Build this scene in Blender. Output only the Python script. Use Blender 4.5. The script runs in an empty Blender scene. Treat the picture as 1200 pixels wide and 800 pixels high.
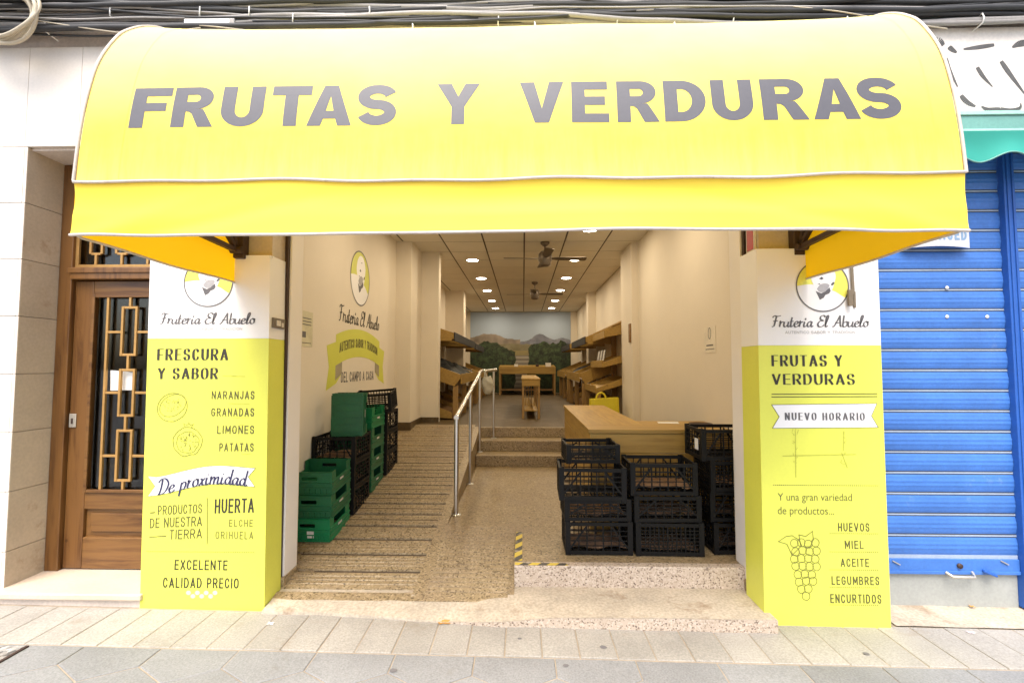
import bpy, math, random
from mathutils import Vector, Matrix, noise, geometry
R = math.radians
rnd = random.Random(7)
scene = bpy.context.scene
col = scene.collection

# ------------------------------------------------------------------ camera
FPX, PITCH, YAW, EYE = 550.0, R(3.02), R(1.35), Vector((0, 0, 1.5))
cam_data = bpy.data.cameras.new("camera")
cam = bpy.data.objects.new("camera", cam_data); col.objects.link(cam)
cam_data.sensor_fit = 'HORIZONTAL'; cam_data.sensor_width = 36.0
cam_data.lens = 36.0 * FPX / 1200.0
cam_data.clip_start = 0.05; cam_data.clip_end = 2000
cam.location = EYE; cam.rotation_euler = (math.pi / 2 + PITCH, 0, YAW)
scene.camera = cam

# ------------------------------------------------------------------ light
SUN_EL, SUN_AZ = R(60), R(-15)        # the sun stands behind the camera, veiled
world = bpy.data.worlds.new("World"); scene.world = world; world.use_nodes = True
wn = world.node_tree.nodes; wl = world.node_tree.links
sky = wn.new('ShaderNodeTexSky'); sky.sky_type = 'NISHITA'; sky.sun_disc = False
sky.sun_elevation = SUN_EL; sky.sun_rotation = math.pi - SUN_AZ
sky.air_density = 1.0; sky.dust_density = 4.0; sky.ozone_density = 0.6
bg = wn['Background']; bg.inputs['Strength'].default_value = 0.12
wl.new(sky.outputs[0], bg.inputs['Color'])
sun_d = bpy.data.lights.new("sun", 'SUN'); sun_d.energy = 1.5; sun_d.angle = R(40); sun_d.color = (1, .97, .92)
sun = bpy.data.objects.new("sun", sun_d); col.objects.link(sun)
sdir = Vector((math.sin(SUN_AZ) * math.cos(SUN_EL), -math.cos(SUN_AZ) * math.cos(SUN_EL), math.sin(SUN_EL)))
sun.location = sdir * 30
sun.rotation_euler = sdir.to_track_quat('Z', 'Y').to_euler()
vs = scene.view_settings
vs.view_transform = 'Standard'; vs.look = 'None'; vs.gamma = 1; vs.use_curve_mapping = False
vs.exposure = 1.55
LAMP_W = 4.0
scene.cycles.use_denoising = True
scene.cycles.max_bounces = 10; scene.cycles.diffuse_bounces = 6
scene.cycles.sample_clamp_indirect = 6

# ------------------------------------------------------------------ helpers
_cp, _sp, _cy, _sy = math.cos(PITCH), math.sin(PITCH), math.cos(YAW), math.sin(YAW)
FW = Vector((-_sy * _cp, _cy * _cp, _sp)); RT = Vector((_cy, _sy, 0)); UP = RT.cross(FW)
def at(px, py, Y):
    """a pixel of the photograph as a point on the upright plane at depth Y"""
    d = FW + RT * ((px - 600) / FPX) - UP * ((py - 400) / FPX)
    return EYE + d * (Y / d.y)

WL = {}
class MB:
    def __init__(s): s.v = []; s.f = []; s.sm = []
    def add(s, vs, fs, smooth=False):
        n = len(s.v); s.v += [Vector(v) for v in vs]
        for f in fs: s.f.append([n + i for i in f]); s.sm.append(smooth)
        return s
    def box(s, x0, x1, y0, y1, z0, z1, M=None):
        vs = [Vector((x, y, z)) for z in (z0, z1) for y in (y0, y1) for x in (x0, x1)]
        if M: vs = [M @ v for v in vs]
        return s.add(vs, [(0, 2, 3, 1), (4, 5, 7, 6), (0, 1, 5, 4), (2, 6, 7, 3), (0, 4, 6, 2), (1, 3, 7, 5)])
    def bar(s, a, b, w, h, up=Vector((0, 0, 1))):
        a = Vector(a); b = Vector(b); d = (b - a); L = d.length; d.normalize()
        x = d.cross(up)
        if x.length < 1e-4: x = d.cross(Vector((0, 1, 0)))
        x.normalize(); z = x.cross(d)
        M = Matrix((( x.x, d.x, z.x, a.x), (x.y, d.y, z.y, a.y), (x.z, d.z, z.z, a.z), (0, 0, 0, 1)))
        return s.box(-w / 2, w / 2, 0, L, -h / 2, h / 2, M)
    def tube(s, pts, r, n=8, closed=False, caps=True):
        pts = [Vector(p) for p in pts]; m = len(pts); rings = []
        px = None
        for i, p in enumerate(pts):
            if closed: d = pts[(i + 1) % m] - pts[i - 1]
            else: d = pts[min(i + 1, m - 1)] - pts[max(i - 1, 0)]
            d.normalize()
            if px is None:
                px = d.cross(Vector((0, 0, 1)))
                if px.length < 1e-3: px = d.cross(Vector((1, 0, 0)))
            px = (px - d * px.dot(d)).normalized(); pz = d.cross(px)
            rr = r[i] if isinstance(r, (list, tuple)) else r
            rings.append([p + (px * math.cos(2 * math.pi * k / n) + pz * math.sin(2 * math.pi * k / n)) * rr for k in range(n)])
        vs = [v for g in rings for v in g]; fs = []
        for i in range(m if closed else m - 1):
            a = i * n; b = ((i + 1) % m) * n
            for k in range(n): fs.append((a + k, a + (k + 1) % n, b + (k + 1) % n, b + k))
        s.add(vs, fs, True)
        if caps and not closed:
            s.add(rings[0], [tuple(reversed(range(n)))]); s.add(rings[-1], [tuple(range(n))])
        return s
    def prism(s, poly, ax, a0, a1):
        """poly of 2-D points extruded along axis ax ('x','y','z') from a0 to a1"""
        def mk(p, a):
            return {'x': (a, p[0], p[1]), 'y': (p[0], a, p[1]), 'z': (p[0], p[1], a)}[ax]
        n = len(poly); vs = [mk(p, a0) for p in poly] + [mk(p, a1) for p in poly]
        return s.add(vs, [tuple(range(n)), tuple(range(2 * n - 1, n - 1, -1))] + [(i, i + n, (i + 1) % n + n, (i + 1) % n) for i in range(n)])
    def grid(s, fn, nu, nv, smooth=True):
        vs = [fn(i / nu, j / nv) for j in range(nv + 1) for i in range(nu + 1)]
        w = nu + 1
        return s.add(vs, [(j * w + i, j * w + i + 1, (j + 1) * w + i + 1, (j + 1) * w + i) for j in range(nv) for i in range(nu)], smooth)
    def lathe(s, prof, c, n=24):
        vs = [(c[0] + r * math.cos(2 * math.pi * k / n), c[1] + r * math.sin(2 * math.pi * k / n), c[2] + z) for r, z in prof for k in range(n)]
        return s.add(vs, [(i * n + k, i * n + (k + 1) % n, (i + 1) * n + (k + 1) % n, (i + 1) * n + k) for i in range(len(prof) - 1) for k in range(n)], True)

def obj(name, mb, m, parent=None, bevel=0, label=None):
    w = WL[parent.name] if parent else Vector((0, 0, 0))
    me = bpy.data.meshes.new(name)
    me.from_pydata([tuple(v - w) for v in mb.v], [], mb.f)
    me.polygons.foreach_set('use_smooth', mb.sm); me.update()
    if m: me.materials.append(m)
    o = bpy.data.objects.new(name, me); col.objects.link(o)
    if parent: o.parent = parent
    WL[o.name] = w
    if bevel:
        b = o.modifiers.new('bevel', 'BEVEL'); b.width = bevel; b.segments = 2; b.limit_method = 'ANGLE'
    if label: o['label'] = label
    return o
def tag(o, label, cat, group=None):
    o['label'] = label; o['category'] = cat
    if group: o['group'] = group
    return o
def thing(name, label, cat, loc=(0, 0, 0), group=None):
    o = bpy.data.objects.new(name, None); col.objects.link(o); o.empty_display_size = .1
    o.location = loc; WL[o.name] = Vector(loc)
    return tag(o, label, cat, group)
def struct(name, mb, m, bevel=0):
    o = obj(name, mb, m, None, bevel); o['kind'] = 'structure'; return o
def dup(root, loc, rot=(0, 0, 0), label=None, group=None):
    r = root.copy(); col.objects.link(r); r.location = loc; r.rotation_euler = rot
    if label: r['label'] = label
    if group: r['group'] = group
    WL[r.name] = Vector(loc)
    for ch in list(root.children):
        c = ch.copy(); col.objects.link(c); c.parent = r
        for g in list(ch.children):
            d = g.copy(); col.objects.link(d); d.parent = c
    return r

# ------------------------------------------------------------------ materials
def new_mat(name):
    m = bpy.data.materials.new(name); m.use_nodes = True
    nt = m.node_tree; b = nt.nodes['Principled BSDF']
    return m, nt, b
def N(nt, t, **kw):
    n = nt.nodes.new('ShaderNode' + t)
    for k, v in kw.items():
        if hasattr(n, k): setattr(n, k, v)
        else: n.inputs[k].default_value = v
    return n
def coords(nt, scale=(1, 1, 1), rot=(0, 0, 0)):
    tc = N(nt, 'TexCoord'); mp = N(nt, 'Mapping')
    mp.inputs['Scale'].default_value = scale; mp.inputs['Rotation'].default_value = rot
    nt.links.new(tc.outputs['Object'], mp.inputs['Vector']); return mp.outputs[0]
def ramp(nt, fac, stops):
    r = N(nt, 'ValToRGB'); e = r.color_ramp.elements
    while len(e) < len(stops): e.new(.5)
    for i, (p, c) in enumerate(stops):
        e[i].position = p; e[i].color = (*c, 1) if len(c) == 3 else c
    nt.links.new(fac, r.inputs[0]); return r.outputs[0]
def mixc(nt, a, b, fac, mode='MIX'):
    n = N(nt, 'Mix', data_type='RGBA', blend_type=mode)
    for k, v in ((0, fac), (6, a), (7, b)):
        if hasattr(v, 'is_linked'): nt.links.new(v, n.inputs[k])
        else: n.inputs[k].default_value = v if k == 0 else (*v, 1)
    return n.outputs[2]
def bump(nt, b, h, strength=.3, dist=.01, prev=None):
    n = N(nt, 'Bump'); n.inputs['Strength'].default_value = strength; n.inputs['Distance'].default_value = dist
    nt.links.new(h, n.inputs['Height'])
    if prev: nt.links.new(prev, n.inputs['Normal'])
    nt.links.new(n.outputs[0], b.inputs['Normal']); return n.outputs[0]
def sc(c, k): return tuple(min(1, x * k) for x in c)

def plain(name, c, rough=.6, metal=0.0, var=.12, scale=3.0, fine=0.06, fscale=60, bmp=.15, bscale=120, bdist=.003, spec=None, island=0.0, dirt=None):
    m, nt, b = new_mat(name); v = coords(nt)
    n = N(nt, 'TexNoise', Scale=scale, Detail=6.0, Roughness=.6); nt.links.new(v, n.inputs['Vector'])
    c1 = ramp(nt, n.outputs[0], [(.3, sc(c, 1 - var)), (.7, sc(c, 1 + var))])
    f = N(nt, 'TexNoise', Scale=fscale, Detail=3.0); nt.links.new(v, f.inputs['Vector'])
    fr = ramp(nt, f.outputs[0], [(.3, (1 - fine * 2,) * 3), (.7, (1, 1, 1))])
    c2 = mixc(nt, c1, fr, 1.0, 'MULTIPLY')
    if dirt:
        d = N(nt, 'TexNoise', Scale=dirt[1], Detail=8.0, Roughness=.7); nt.links.new(v, d.inputs['Vector'])
        dm = ramp(nt, d.outputs[0], [(dirt[2], (0, 0, 0)), (dirt[2] + .14, (1, 1, 1))])
        c2 = mixc(nt, c2, dirt[0], dm)
    if island:
        g = N(nt, 'NewGeometry'); ir = ramp(nt, g.outputs['Random Per Island'], [(0, (1 - island,) * 3), (1, (1, 1, 1))])
        c2 = mixc(nt, c2, ir, 1.0, 'MULTIPLY')
    nt.links.new(c2, b.inputs['Base Color'])
    b.inputs['Roughness'].default_value = rough; b.inputs['Metallic'].default_value = metal
    if spec is not None: b.inputs['Specular IOR Level'].default_value = spec
    if bmp:
        k = N(nt, 'TexNoise', Scale=bscale, Detail=4.0); nt.links.new(v, k.inputs['Vector'])
        bump(nt, b, k.outputs[0], bmp, bdist)
    return m
def wood(name, c, dark, along='x', rough=.5, scale=1.0, island=.2):
    m, nt, b = new_mat(name)
    s = {'x': (1, 14, 14), 'y': (14, 1, 14), 'z': (14, 14, 1)}[along]
    v = coords(nt, tuple(k * scale for k in s))
    n = N(nt, 'TexNoise', Scale=2.2, Detail=8.0, Roughness=.65, Distortion=.6); nt.links.new(v, n.inputs['Vector'])
    c1 = ramp(nt, n.outputs[0], [(.3, dark), (.52, c), (.75, sc(c, 1.15))])
    v2 = coords(nt, (1, 1, 1)); k = N(nt, 'TexVoronoi', Scale=4.5); nt.links.new(v2, k.inputs['Vector'])
    kn = ramp(nt, k.outputs['Distance'], [(.03, (.35, .22, .12)), (.075, (1, 1, 1))])
    c1 = mixc(nt, c1, kn, .8, 'MULTIPLY')
    g = N(nt, 'NewGeometry'); ir = ramp(nt, g.outputs['Random Per Island'], [(0, (1 - island,) * 3), (1, (1, 1, 1))])
    c1 = mixc(nt, c1, ir, 1.0, 'MULTIPLY')
    nt.links.new(c1, b.inputs['Base Color']); b.inputs['Roughness'].default_value = rough
    bump(nt, b, n.outputs[0], .12, .004); return m
def terrazzo(name, base, specks, scale=90, rough=.5, dirtc=(.2, .15, .1), dirt=.55, ridges=0):
    m, nt, b = new_mat(name); v = coords(nt)
    vo = N(nt, 'TexVoronoi', Scale=scale); nt.links.new(v, vo.inputs['Vector'])
    sep = N(nt, 'SeparateColor'); nt.links.new(vo.outputs['Color'], sep.inputs[0])
    stops = [(0, specks[0]), (.16, specks[1]), (.3, base), (.75, base), (.9, specks[2])]
    c1 = ramp(nt, sep.outputs[0], stops); 
    n = N(nt, 'TexNoise', Scale=2.5, Detail=8.0, Roughness=.68); nt.links.new(v, n.inputs['Vector'])
    dm = ramp(nt, n.outputs[0], [(dirt - .1, (0, 0, 0)), (dirt + .15, (1, 1, 1))])
    dmx = mixc(nt, (0, 0, 0), dm, .6)
    c2 = mixc(nt, c1, dirtc, dmx)
    nt.links.new(c2, b.inputs['Base Color']); b.inputs['Roughness'].default_value = rough
    f = N(nt, 'TexNoise', Scale=scale * 1.5, Detail=3.0); nt.links.new(v, f.inputs['Vector'])
    bump(nt, b, f.outputs[0], .25, .004)
    return m
def emissive(name, c, s):
    m, nt, b = new_mat(name)
    b.inputs['Base Color'].default_value = (*c, 1); b.inputs['Emission Color'].default_value = (*c, 1)
    b.inputs['Emission Strength'].default_value = s; return m
def fabric(name, c, trans, tcol, stain_and_glare=False):
    m, nt, b = new_mat(name); v = coords(nt)
    n = N(nt, 'TexNoise', Scale=1.6, Detail=6.0, Roughness=.6); nt.links.new(v, n.inputs['Vector'])
    cc = ramp(nt, n.outputs[0], [(.3, sc(c, .94)), (.7, sc(c, 1.05))])
    if stain_and_glare:      # grime streaks gathered just above the front seam and faint runs below the letters
        tc = N(nt, 'TexCoord'); sx = N(nt, 'SeparateXYZ'); nt.links.new(tc.outputs['Object'], sx.inputs[0])
        v2 = coords(nt, (7, 1, .9)); st = N(nt, 'TexNoise', Scale=3.0, Detail=6.0, Roughness=.7); nt.links.new(v2, st.inputs['Vector'])
        mr = N(nt, 'MapRange'); mr.inputs['From Min'].default_value = .52; mr.inputs['From Max'].default_value = .24
        nt.links.new(sx.outputs['Z'], mr.inputs['Value'])
        ml = N(nt, 'Math', operation='MULTIPLY'); nt.links.new(mr.outputs[0], ml.inputs[0]); nt.links.new(st.outputs[0], ml.inputs[1])
        mk = ramp(nt, ml.outputs[0], [(.08, (0, 0, 0)), (.58, (.6, .6, .6))])
        cc = mixc(nt, cc, (.42, .33, .27), mk)
        # sky glare on the upper cloth, painted into the base colour as paler yellow
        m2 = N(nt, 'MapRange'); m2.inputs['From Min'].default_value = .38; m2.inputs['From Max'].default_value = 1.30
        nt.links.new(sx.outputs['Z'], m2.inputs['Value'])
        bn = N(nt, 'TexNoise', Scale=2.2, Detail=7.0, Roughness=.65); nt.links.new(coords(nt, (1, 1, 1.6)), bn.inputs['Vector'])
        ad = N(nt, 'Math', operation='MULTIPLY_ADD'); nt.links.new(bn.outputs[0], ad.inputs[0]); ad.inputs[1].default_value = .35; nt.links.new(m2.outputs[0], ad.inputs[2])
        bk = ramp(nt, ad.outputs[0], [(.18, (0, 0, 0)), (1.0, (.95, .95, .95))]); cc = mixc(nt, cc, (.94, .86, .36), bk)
    nt.links.new(cc, b.inputs['Base Color']); b.inputs['Roughness'].default_value = .55
    b.inputs['Specular IOR Level'].default_value = .25
    w = N(nt, 'TexNoise', Scale=3.0, Detail=2.0); nt.links.new(v, w.inputs['Vector'])
    bb = bump(nt, b, w.outputs[0], .25, .02)
    wv = N(nt, 'TexNoise', Scale=420.0, Detail=2.0); nt.links.new(v, wv.inputs['Vector']); bump(nt, b, wv.outputs[0], .12, .002, bb)
    t = N(nt, 'BsdfTranslucent'); t.inputs['Color'].default_value = (*tcol, 1)
    mx = N(nt, 'MixShader'); mx.inputs[0].default_value = trans
    nt.links.new(b.outputs[0], mx.inputs[1]); nt.links.new(t.outputs[0], mx.inputs[2])
    nt.links.new(mx.outputs[0], nt.nodes['Material Output'].inputs['Surface']); return m

M = {}
M['marble'] = plain('cream_marble', (.74, .68, .60), .35, var=.06, scale=1.8, fine=.03, bmp=.05, island=.06)
M['marble_stained'] = plain('stained_marble', (.56, .47, .35), .4, var=.10, scale=2.5, fine=.06, island=.12, dirt=((.36, .25, .16), 3.2, .58))
M['step_stone'] = plain('cream_step', (.60, .49, .38), .5, var=.09, scale=3, fine=.06, dirt=((.42, .31, .22), 4.0, .62))
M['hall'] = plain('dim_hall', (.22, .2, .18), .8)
M['print_mid'] = plain('mid_grey_print', (.40, .39, .40), .6, bmp=0)
M['stone'] = plain('pale_stone', (.70, .61, .53), .6, var=.1, scale=4, fine=.08, dirt=((.34, .27, .2), 4.0, .62))
M['plaster'] = plain('cream_plaster', (.72, .65, .53), .72, var=.035, scale=1.0, fine=.015, bmp=.10, bscale=26, dirt=((.60, .51, .385), 2.2, .68))
M['white_jamb'] = plain('white_panel', (.80, .76, .71), .5, var=.02, fine=.01, bmp=.03)
M['ceiling_tile'] = plain('ceiling_tile', (.80, .74, .60), .85, var=.03, fine=.05, fscale=160, island=.08)
M['dark'] = plain('dark_void', (.03, .028, .026), .8, bmp=0)
M['upper_floor'] = terrazzo('upper_floor_stone', (.078, .048, .013), ((.05, .032, .009), (.068, .043, .012), (.10, .063, .02)), 60, .6, dirt=.6)
M['granite'] = terrazzo('speckled_granite', (.29, .215, .115), ((.08, .052, .022), (.20, .145, .075), (.40, .31, .19)), 95, .45, (.22, .16, .11), .58)
M['granite_light'] = terrazzo('pale_granite', (.50, .41, .32), ((.13, .09, .07), (.36, .28, .21), (.60, .51, .42)), 125, .5, (.36, .27, .2), .62)
M['cement'] = plain('worn_cement', (.54, .465, .36), .85, var=.18, scale=3.5, fine=.16, fscale=60, bmp=.45, bscale=60, dirt=((.27, .19, .12), 3.6, .55))
M['slab'] = plain('pavement_slab', (.29, .292, .29), .75, var=.16, scale=1.6, fine=.16, fscale=110, bmp=.35, bscale=150, island=.16, dirt=((.20, .19, .175), 4.2, .60))
M['slab_row'] = plain('pavement_border_slab', (.41, .385, .34), .75, var=.17, scale=1.8, fine=.15, fscale=100, bmp=.35, bscale=140, island=.14, dirt=((.29, .25, .20), 4.0, .57))
M['joint'] = plain('sandy_joint', (.36, .30, .225), .9, var=.2, scale=9)
M['asphalt'] = plain('street_ground', (.22, .21, .2), .9, var=.15, scale=1)
M['yellow'] = fabric('yellow_canvas', (.95, .80, .065), .22, (.95, .62, .03), stain_and_glare=True)
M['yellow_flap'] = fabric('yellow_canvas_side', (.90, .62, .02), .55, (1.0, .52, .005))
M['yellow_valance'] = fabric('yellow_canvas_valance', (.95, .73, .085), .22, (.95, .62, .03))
M['piping'] = plain('white_piping', (.56, .49, .43), .5, var=.1, dirt=((.36, .28, .22), 14.0, .6))
M['letter_grey'] = plain('grey_vinyl', (.082, .08, .092), .55, var=.06, scale=6, fine=.04, bmp=.05)
M['iron'] = plain('dark_iron', (.06, .035, .028), .55, .3)
M['lime'] = plain('lime_board', (.71, .73, .10), .4, var=.03, fine=.015, bmp=.12, bscale=7, bdist=.012)
M['lime2'] = plain('lime_vinyl', (.60, .62, .08), .5, var=.03, fine=.01, bmp=.02)
M['white_board'] = plain('white_board', (.82, .81, .80), .45, var=.01, fine=.005, bmp=.02)
M['ink'] = plain('dark_ink', (.035, .03, .02), .6, bmp=0)
M['ink_soft'] = plain('soft_ink', (.10, .095, .03), .6, bmp=0)
M['ink_line'] = plain('line_ink', (.19, .19, .035), .6, bmp=0)
M['ink_ghost'] = plain('ghost_ink', (.50, .51, .06), .6, bmp=0)
M['ink_navy'] = plain('navy_ink', (.03, .03, .08), .6, bmp=0)
M['ink_pale'] = plain('pale_ink', (.46, .45, .44), .6, bmp=0)
M['grey_print'] = plain('grey_print', (.12, .115, .12), .6, bmp=0)
M['emblem_yellow'] = plain('emblem_yellow', (.82, .80, .12), .5, bmp=0, var=.02)
M['door_wood'] = wood('varnished_oak', (.165, .074, .020), (.062, .021, .005), 'z', .35, .7, .1)
M['door_wood_h'] = wood('varnished_oak_rail', (.175, .082, .022), (.07, .025, .006), 'x', .35, .7, .1)
M['brass'] = plain('brass_grille', (.52, .30, .10), .38, .55, var=.1, scale=6)
M['steel_plate'] = plain('steel_plate', (.62, .58, .50), .4, .7)
M['steel'] = plain('brushed_steel', (.68, .66, .63), .28, 1.0, var=.05, bmp=.03)
M['pine'] = wood('pine_board', (.43, .265, .058), (.30, .165, .032), 'x', .5)
M['pine_y'] = wood('pine_board_long', (.43, .265, .058), (.30, .165, .032), 'y', .5)
M['pine_z'] = wood('pine_board_upright', (.38, .225, .068), (.26, .135, .038), 'z', .5)
M['pine_old'] = wood('aged_pine', (.25, .135, .045), (.14, .07, .022), 'y', .55)
M['black_plastic'] = plain('black_plastic', (.0075, .007, .0065), .55, var=.2, spec=.2, fine=.2, dirt=((.05, .045, .04), 9.0, .66))
M['green_plastic'] = plain('green_plastic', (.008, .19, .068), .4, var=.12, scale=4, fine=.08)
M['green_dark'] = plain('dark_green_plastic', (.010, .115, .045), .45, var=.12, scale=4, fine=.08)
M['sticker'] = plain('paper_sticker', (.66, .62, .55), .7, bmp=0)
M['blue'] = plain('blue_paint', (.052, .168, .51), .42, var=.17, scale=2.6, fine=.06, dirt=((.15, .25, .50), 3.4, .60))
M['blue_dark'] = plain('blue_frame_paint', (.02, .10, .40), .45, var=.1)
M['blue_line'] = plain('pale_slot_edge', (.32, .39, .50), .5)
M['concrete_base'] = plain('grey_base_board', (.35, .36, .335), .6, var=.06, scale=2, dirt=((.36, .36, .34), 4.0, .62))
M['teal'] = fabric('teal_canvas', (.045, .35, .28), .15, (.03, .5, .4))
M['teal_case'] = plain('teal_cassette', (.15, .35, .30), .45)
M['teal_pale'] = plain('teal_pale_edge', (.35, .62, .52), .45)
M['signboard'] = plain('worn_cream_sign', (.74, .69, .62), .6, var=.04, scale=2, dirt=((.66, .56, .46), 3.0, .64))
M['spray'] = plain('faded_black_spray', (.09, .088, .085), .7, var=.2, scale=12)
M['cable'] = plain('black_cable', (.03, .03, .031), .6, var=.3, scale=5)
M['cable_grey'] = plain('grey_cable', (.34, .32, .30), .6, var=.2)
M['cable_beige'] = plain('beige_cable', (.50, .44, .33), .65, var=.15)
M['yellow_bag'] = plain('yellow_plastic_bag', (.66, .56, .02), .5, var=.1)
M['white_bag'] = plain('white_plastic_bag', (.45, .43, .36), .5, var=.06)
M['net'] = plain('dark_produce_net', (.018, .02, .018), .8, var=.3, scale=14)
M['chalk'] = plain('dark_front_board', (.02, .018, .016), .7)
M['red'] = plain('red_sticker', (.42, .03, .03), .5)
M['lamp_on'] = emissive('lamp_diffuser', (1, .9, .74), 14)
M['lamp_rim'] = plain('lamp_rim', (.75, .73, .7), .4)
M['leaf'] = plain('dry_leaf', (.50, .26, .06), .7, var=.2, scale=30)
M['paper'] = plain('white_paper', (.78, .77, .74), .7)
M['strap'] = plain('olive_strap', (.20, .16, .11), .8)
M['fan'] = plain('bronze_fan', (.16, .13, .10), .4, .5)
M['drain'] = terrazzo('mottled_cover', (.3, .29, .27), ((.06, .06, .06), (.2, .19, .18), (.5, .48, .45)), 55, .7)
M['groove'] = plain('groove_dirt', (.085, .06, .04), .9, var=.2)
M['straw'] = plain('crate_contents', (.20, .12, .07), .9, var=.4, scale=12)
def glass_mat():
    m, nt, b = new_mat('door_glass'); b.inputs['Base Color'].default_value = (.75, .78, .76, 1)
    b.inputs['Transmission Weight'].default_value = 1; b.inputs['Roughness'].default_value = .03; b.inputs['IOR'].default_value = 1.45
    return m
M['glass'] = glass_mat()
def tape_mat():
    m, nt, b = new_mat('hazard_stripe'); v = coords(nt, (1, 1, 0), (0, 0, R(38)))
    w = N(nt, 'TexWave', wave_type='BANDS', bands_direction='X', wave_profile='SAW', Scale=3.2); nt.links.new(v, w.inputs['Vector'])
    c = ramp(nt, w.outputs[0], [(.50, (.62, .47, .05)), (.53, (.05, .045, .04))])
    n = N(nt, 'TexNoise', Scale=16.0, Detail=5.0); nt.links.new(coords(nt), n.inputs['Vector'])
    k = ramp(nt, n.outputs[0], [(.58, (0, 0, 0)), (.7, (.8, .8, .8))]); c = mixc(nt, c, (.5, .43, .35), k)
    nt.links.new(c, b.inputs['Base Color']); b.inputs['Roughness'].default_value = .5; return m
M['tape'] = tape_mat()

# ------------------------------------------------------------------ lettering (stroke font)
def arc(cx, cy, rx, ry, a0, a1, n=10, p=1.0):
    out = []
    for i in range(n + 1):
        a = R(a0 + (a1 - a0) * i / n); c, s_ = math.cos(a), math.sin(a)
        out.append((cx + rx * math.copysign(abs(c) ** p, c), cy + ry * math.copysign(abs(s_) ** p, s_)))
    return out
def spl(pts, k=5):
    out = []
    n = len(pts)
    for i in range(n - 1):
        p0 = pts[max(i - 1, 0)]; p1 = pts[i]; p2 = pts[i + 1]; p3 = pts[min(i + 2, n - 1)]
        for j in range(k):
            t = j / k
            out.append(tuple(.5 * (2 * p1[a] + (p2[a] - p0[a]) * t + (2 * p0[a] - 5 * p1[a] + 4 * p2[a] - p3[a]) * t * t + (3 * p1[a] - p0[a] - 3 * p2[a] + p3[a]) * t ** 3) for a in (0, 1)))
    out.append(pts[-1]); return out
_S = spl([(.97, .76), (.80, .96), (.5, 1), (.18, .95), (.02, .75), (.15, .58), (.5, .51), (.86, .42), (.99, .24), (.82, .04), (.5, 0), (.18, .05), (.02, .25)], 4)
G = {
 'A': (1.0, [[(0, 0), (.5, 1)], [(.5, 1), (1, 0)], [(.18, .28), (.82, .28)]]),
 'B': (.9, [[(0, 0), (0, 1)], [(0, 1), (.5, 1)] + arc(.5, .76, .42, .24, 90, -90)[1:] + [(0, .52)], [(0, .52), (.5, .52)] + arc(.5, .26, .5, .26, 90, -90)[1:] + [(0, 0)]]),
 'C': (.9, [arc(.5, .62, .5, .38, 20, 180) + arc(.5, .38, .5, .38, 180, 340)]),
 'D': (.95, [[(0, 0), (0, 1)], [(0, 1), (.4, 1)] + arc(.4, .5, .6, .5, 90, -90, 14)[1:] + [(0, 0)]]),
 'E': (.82, [[(0, 0), (0, 1)], [(0, 1), (1, 1)], [(0, .51), (.9, .51)], [(0, 0), (1, 0)]]),
 'F': (.8, [[(0, 0), (0, 1)], [(0, 1), (1, 1)], [(0, .48), (.85, .48)]]),
 'G': (.95, [arc(.5, .62, .5, .38, 25, 180) + arc(.5, .38, .5, .38, 180, 360) + [(1, .46), (.55, .46)]]),
 'H': (.92, [[(0, 0), (0, 1)], [(1, 0), (1, 1)], [(0, .5), (1, .5)]]),
 'I': (.28, [[(.5, 0), (.5, 1)]]),
 'J': (.75, [[(1, 1), (1, .3)] + arc(.5, .3, .5, .3, 0, -170)[1:]]),
 'L': (.78, [[(0, 1), (0, 0)], [(0, 0), (1, 0)]]),
 'M': (1.1, [[(0, 0), (0, 1)], [(0, 1), (.5, .25)], [(.5, .25), (1, 1)], [(1, 1), (1, 0)]]),
 'N': (.95, [[(0, 0), (0, 1)], [(0, 1), (1, 0)], [(1, 0), (1, 1)]]),
 'O': (.95, [arc(.5, .62, .5, .38, 0, 180) + arc(.5, .38, .5, .38, 180, 360) + [(1, .62)]]),
 'P': (.86, [[(0, 0), (0, 1)], [(0, 1), (.5, 1)] + arc(.5, .72, .5, .28, 90, -90)[1:] + [(0, .44)]]),
 'R': (.95, [[(0, 0), (0, 1)], [(0, 1), (.55, 1)] + arc(.55, .74, .42, .26, 90, -90)[1:] + [(0, .48)], [(.5, .48), (1, 0)]]),
 'S': (.88, [_S]),
 'T': (.85, [[(.5, 0), (.5, 1)], [(0, 1), (1, 1)]]),
 'U': (.95, [[(0, 1), (0, .38)] + arc(.5, .38, .5, .38, 180, 360)[1:] + [(1, 1)]]),
 'V': (1.0, [[(0, 1), (.5, 0)], [(.5, 0), (1, 1)]]),
 'X': (.9, [[(0, 0), (1, 1)], [(0, 1), (1, 0)]]),
 'Y': (.95, [[(0, 1), (.5, .45)], [(1, 1), (.5, .45)], [(.5, .48), (.5, 0)]]),
 'Z': (.85, [[(0, 1), (1, 1)], [(1, 1), (0, 0)], [(0, 0), (1, 0)]]),
 '-': (.6, [[(0, .5), (1, .5)]]), ' ': (.45, []), '.': (.22, [[(.5, 0), (.5, .06)]]),
}
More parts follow.
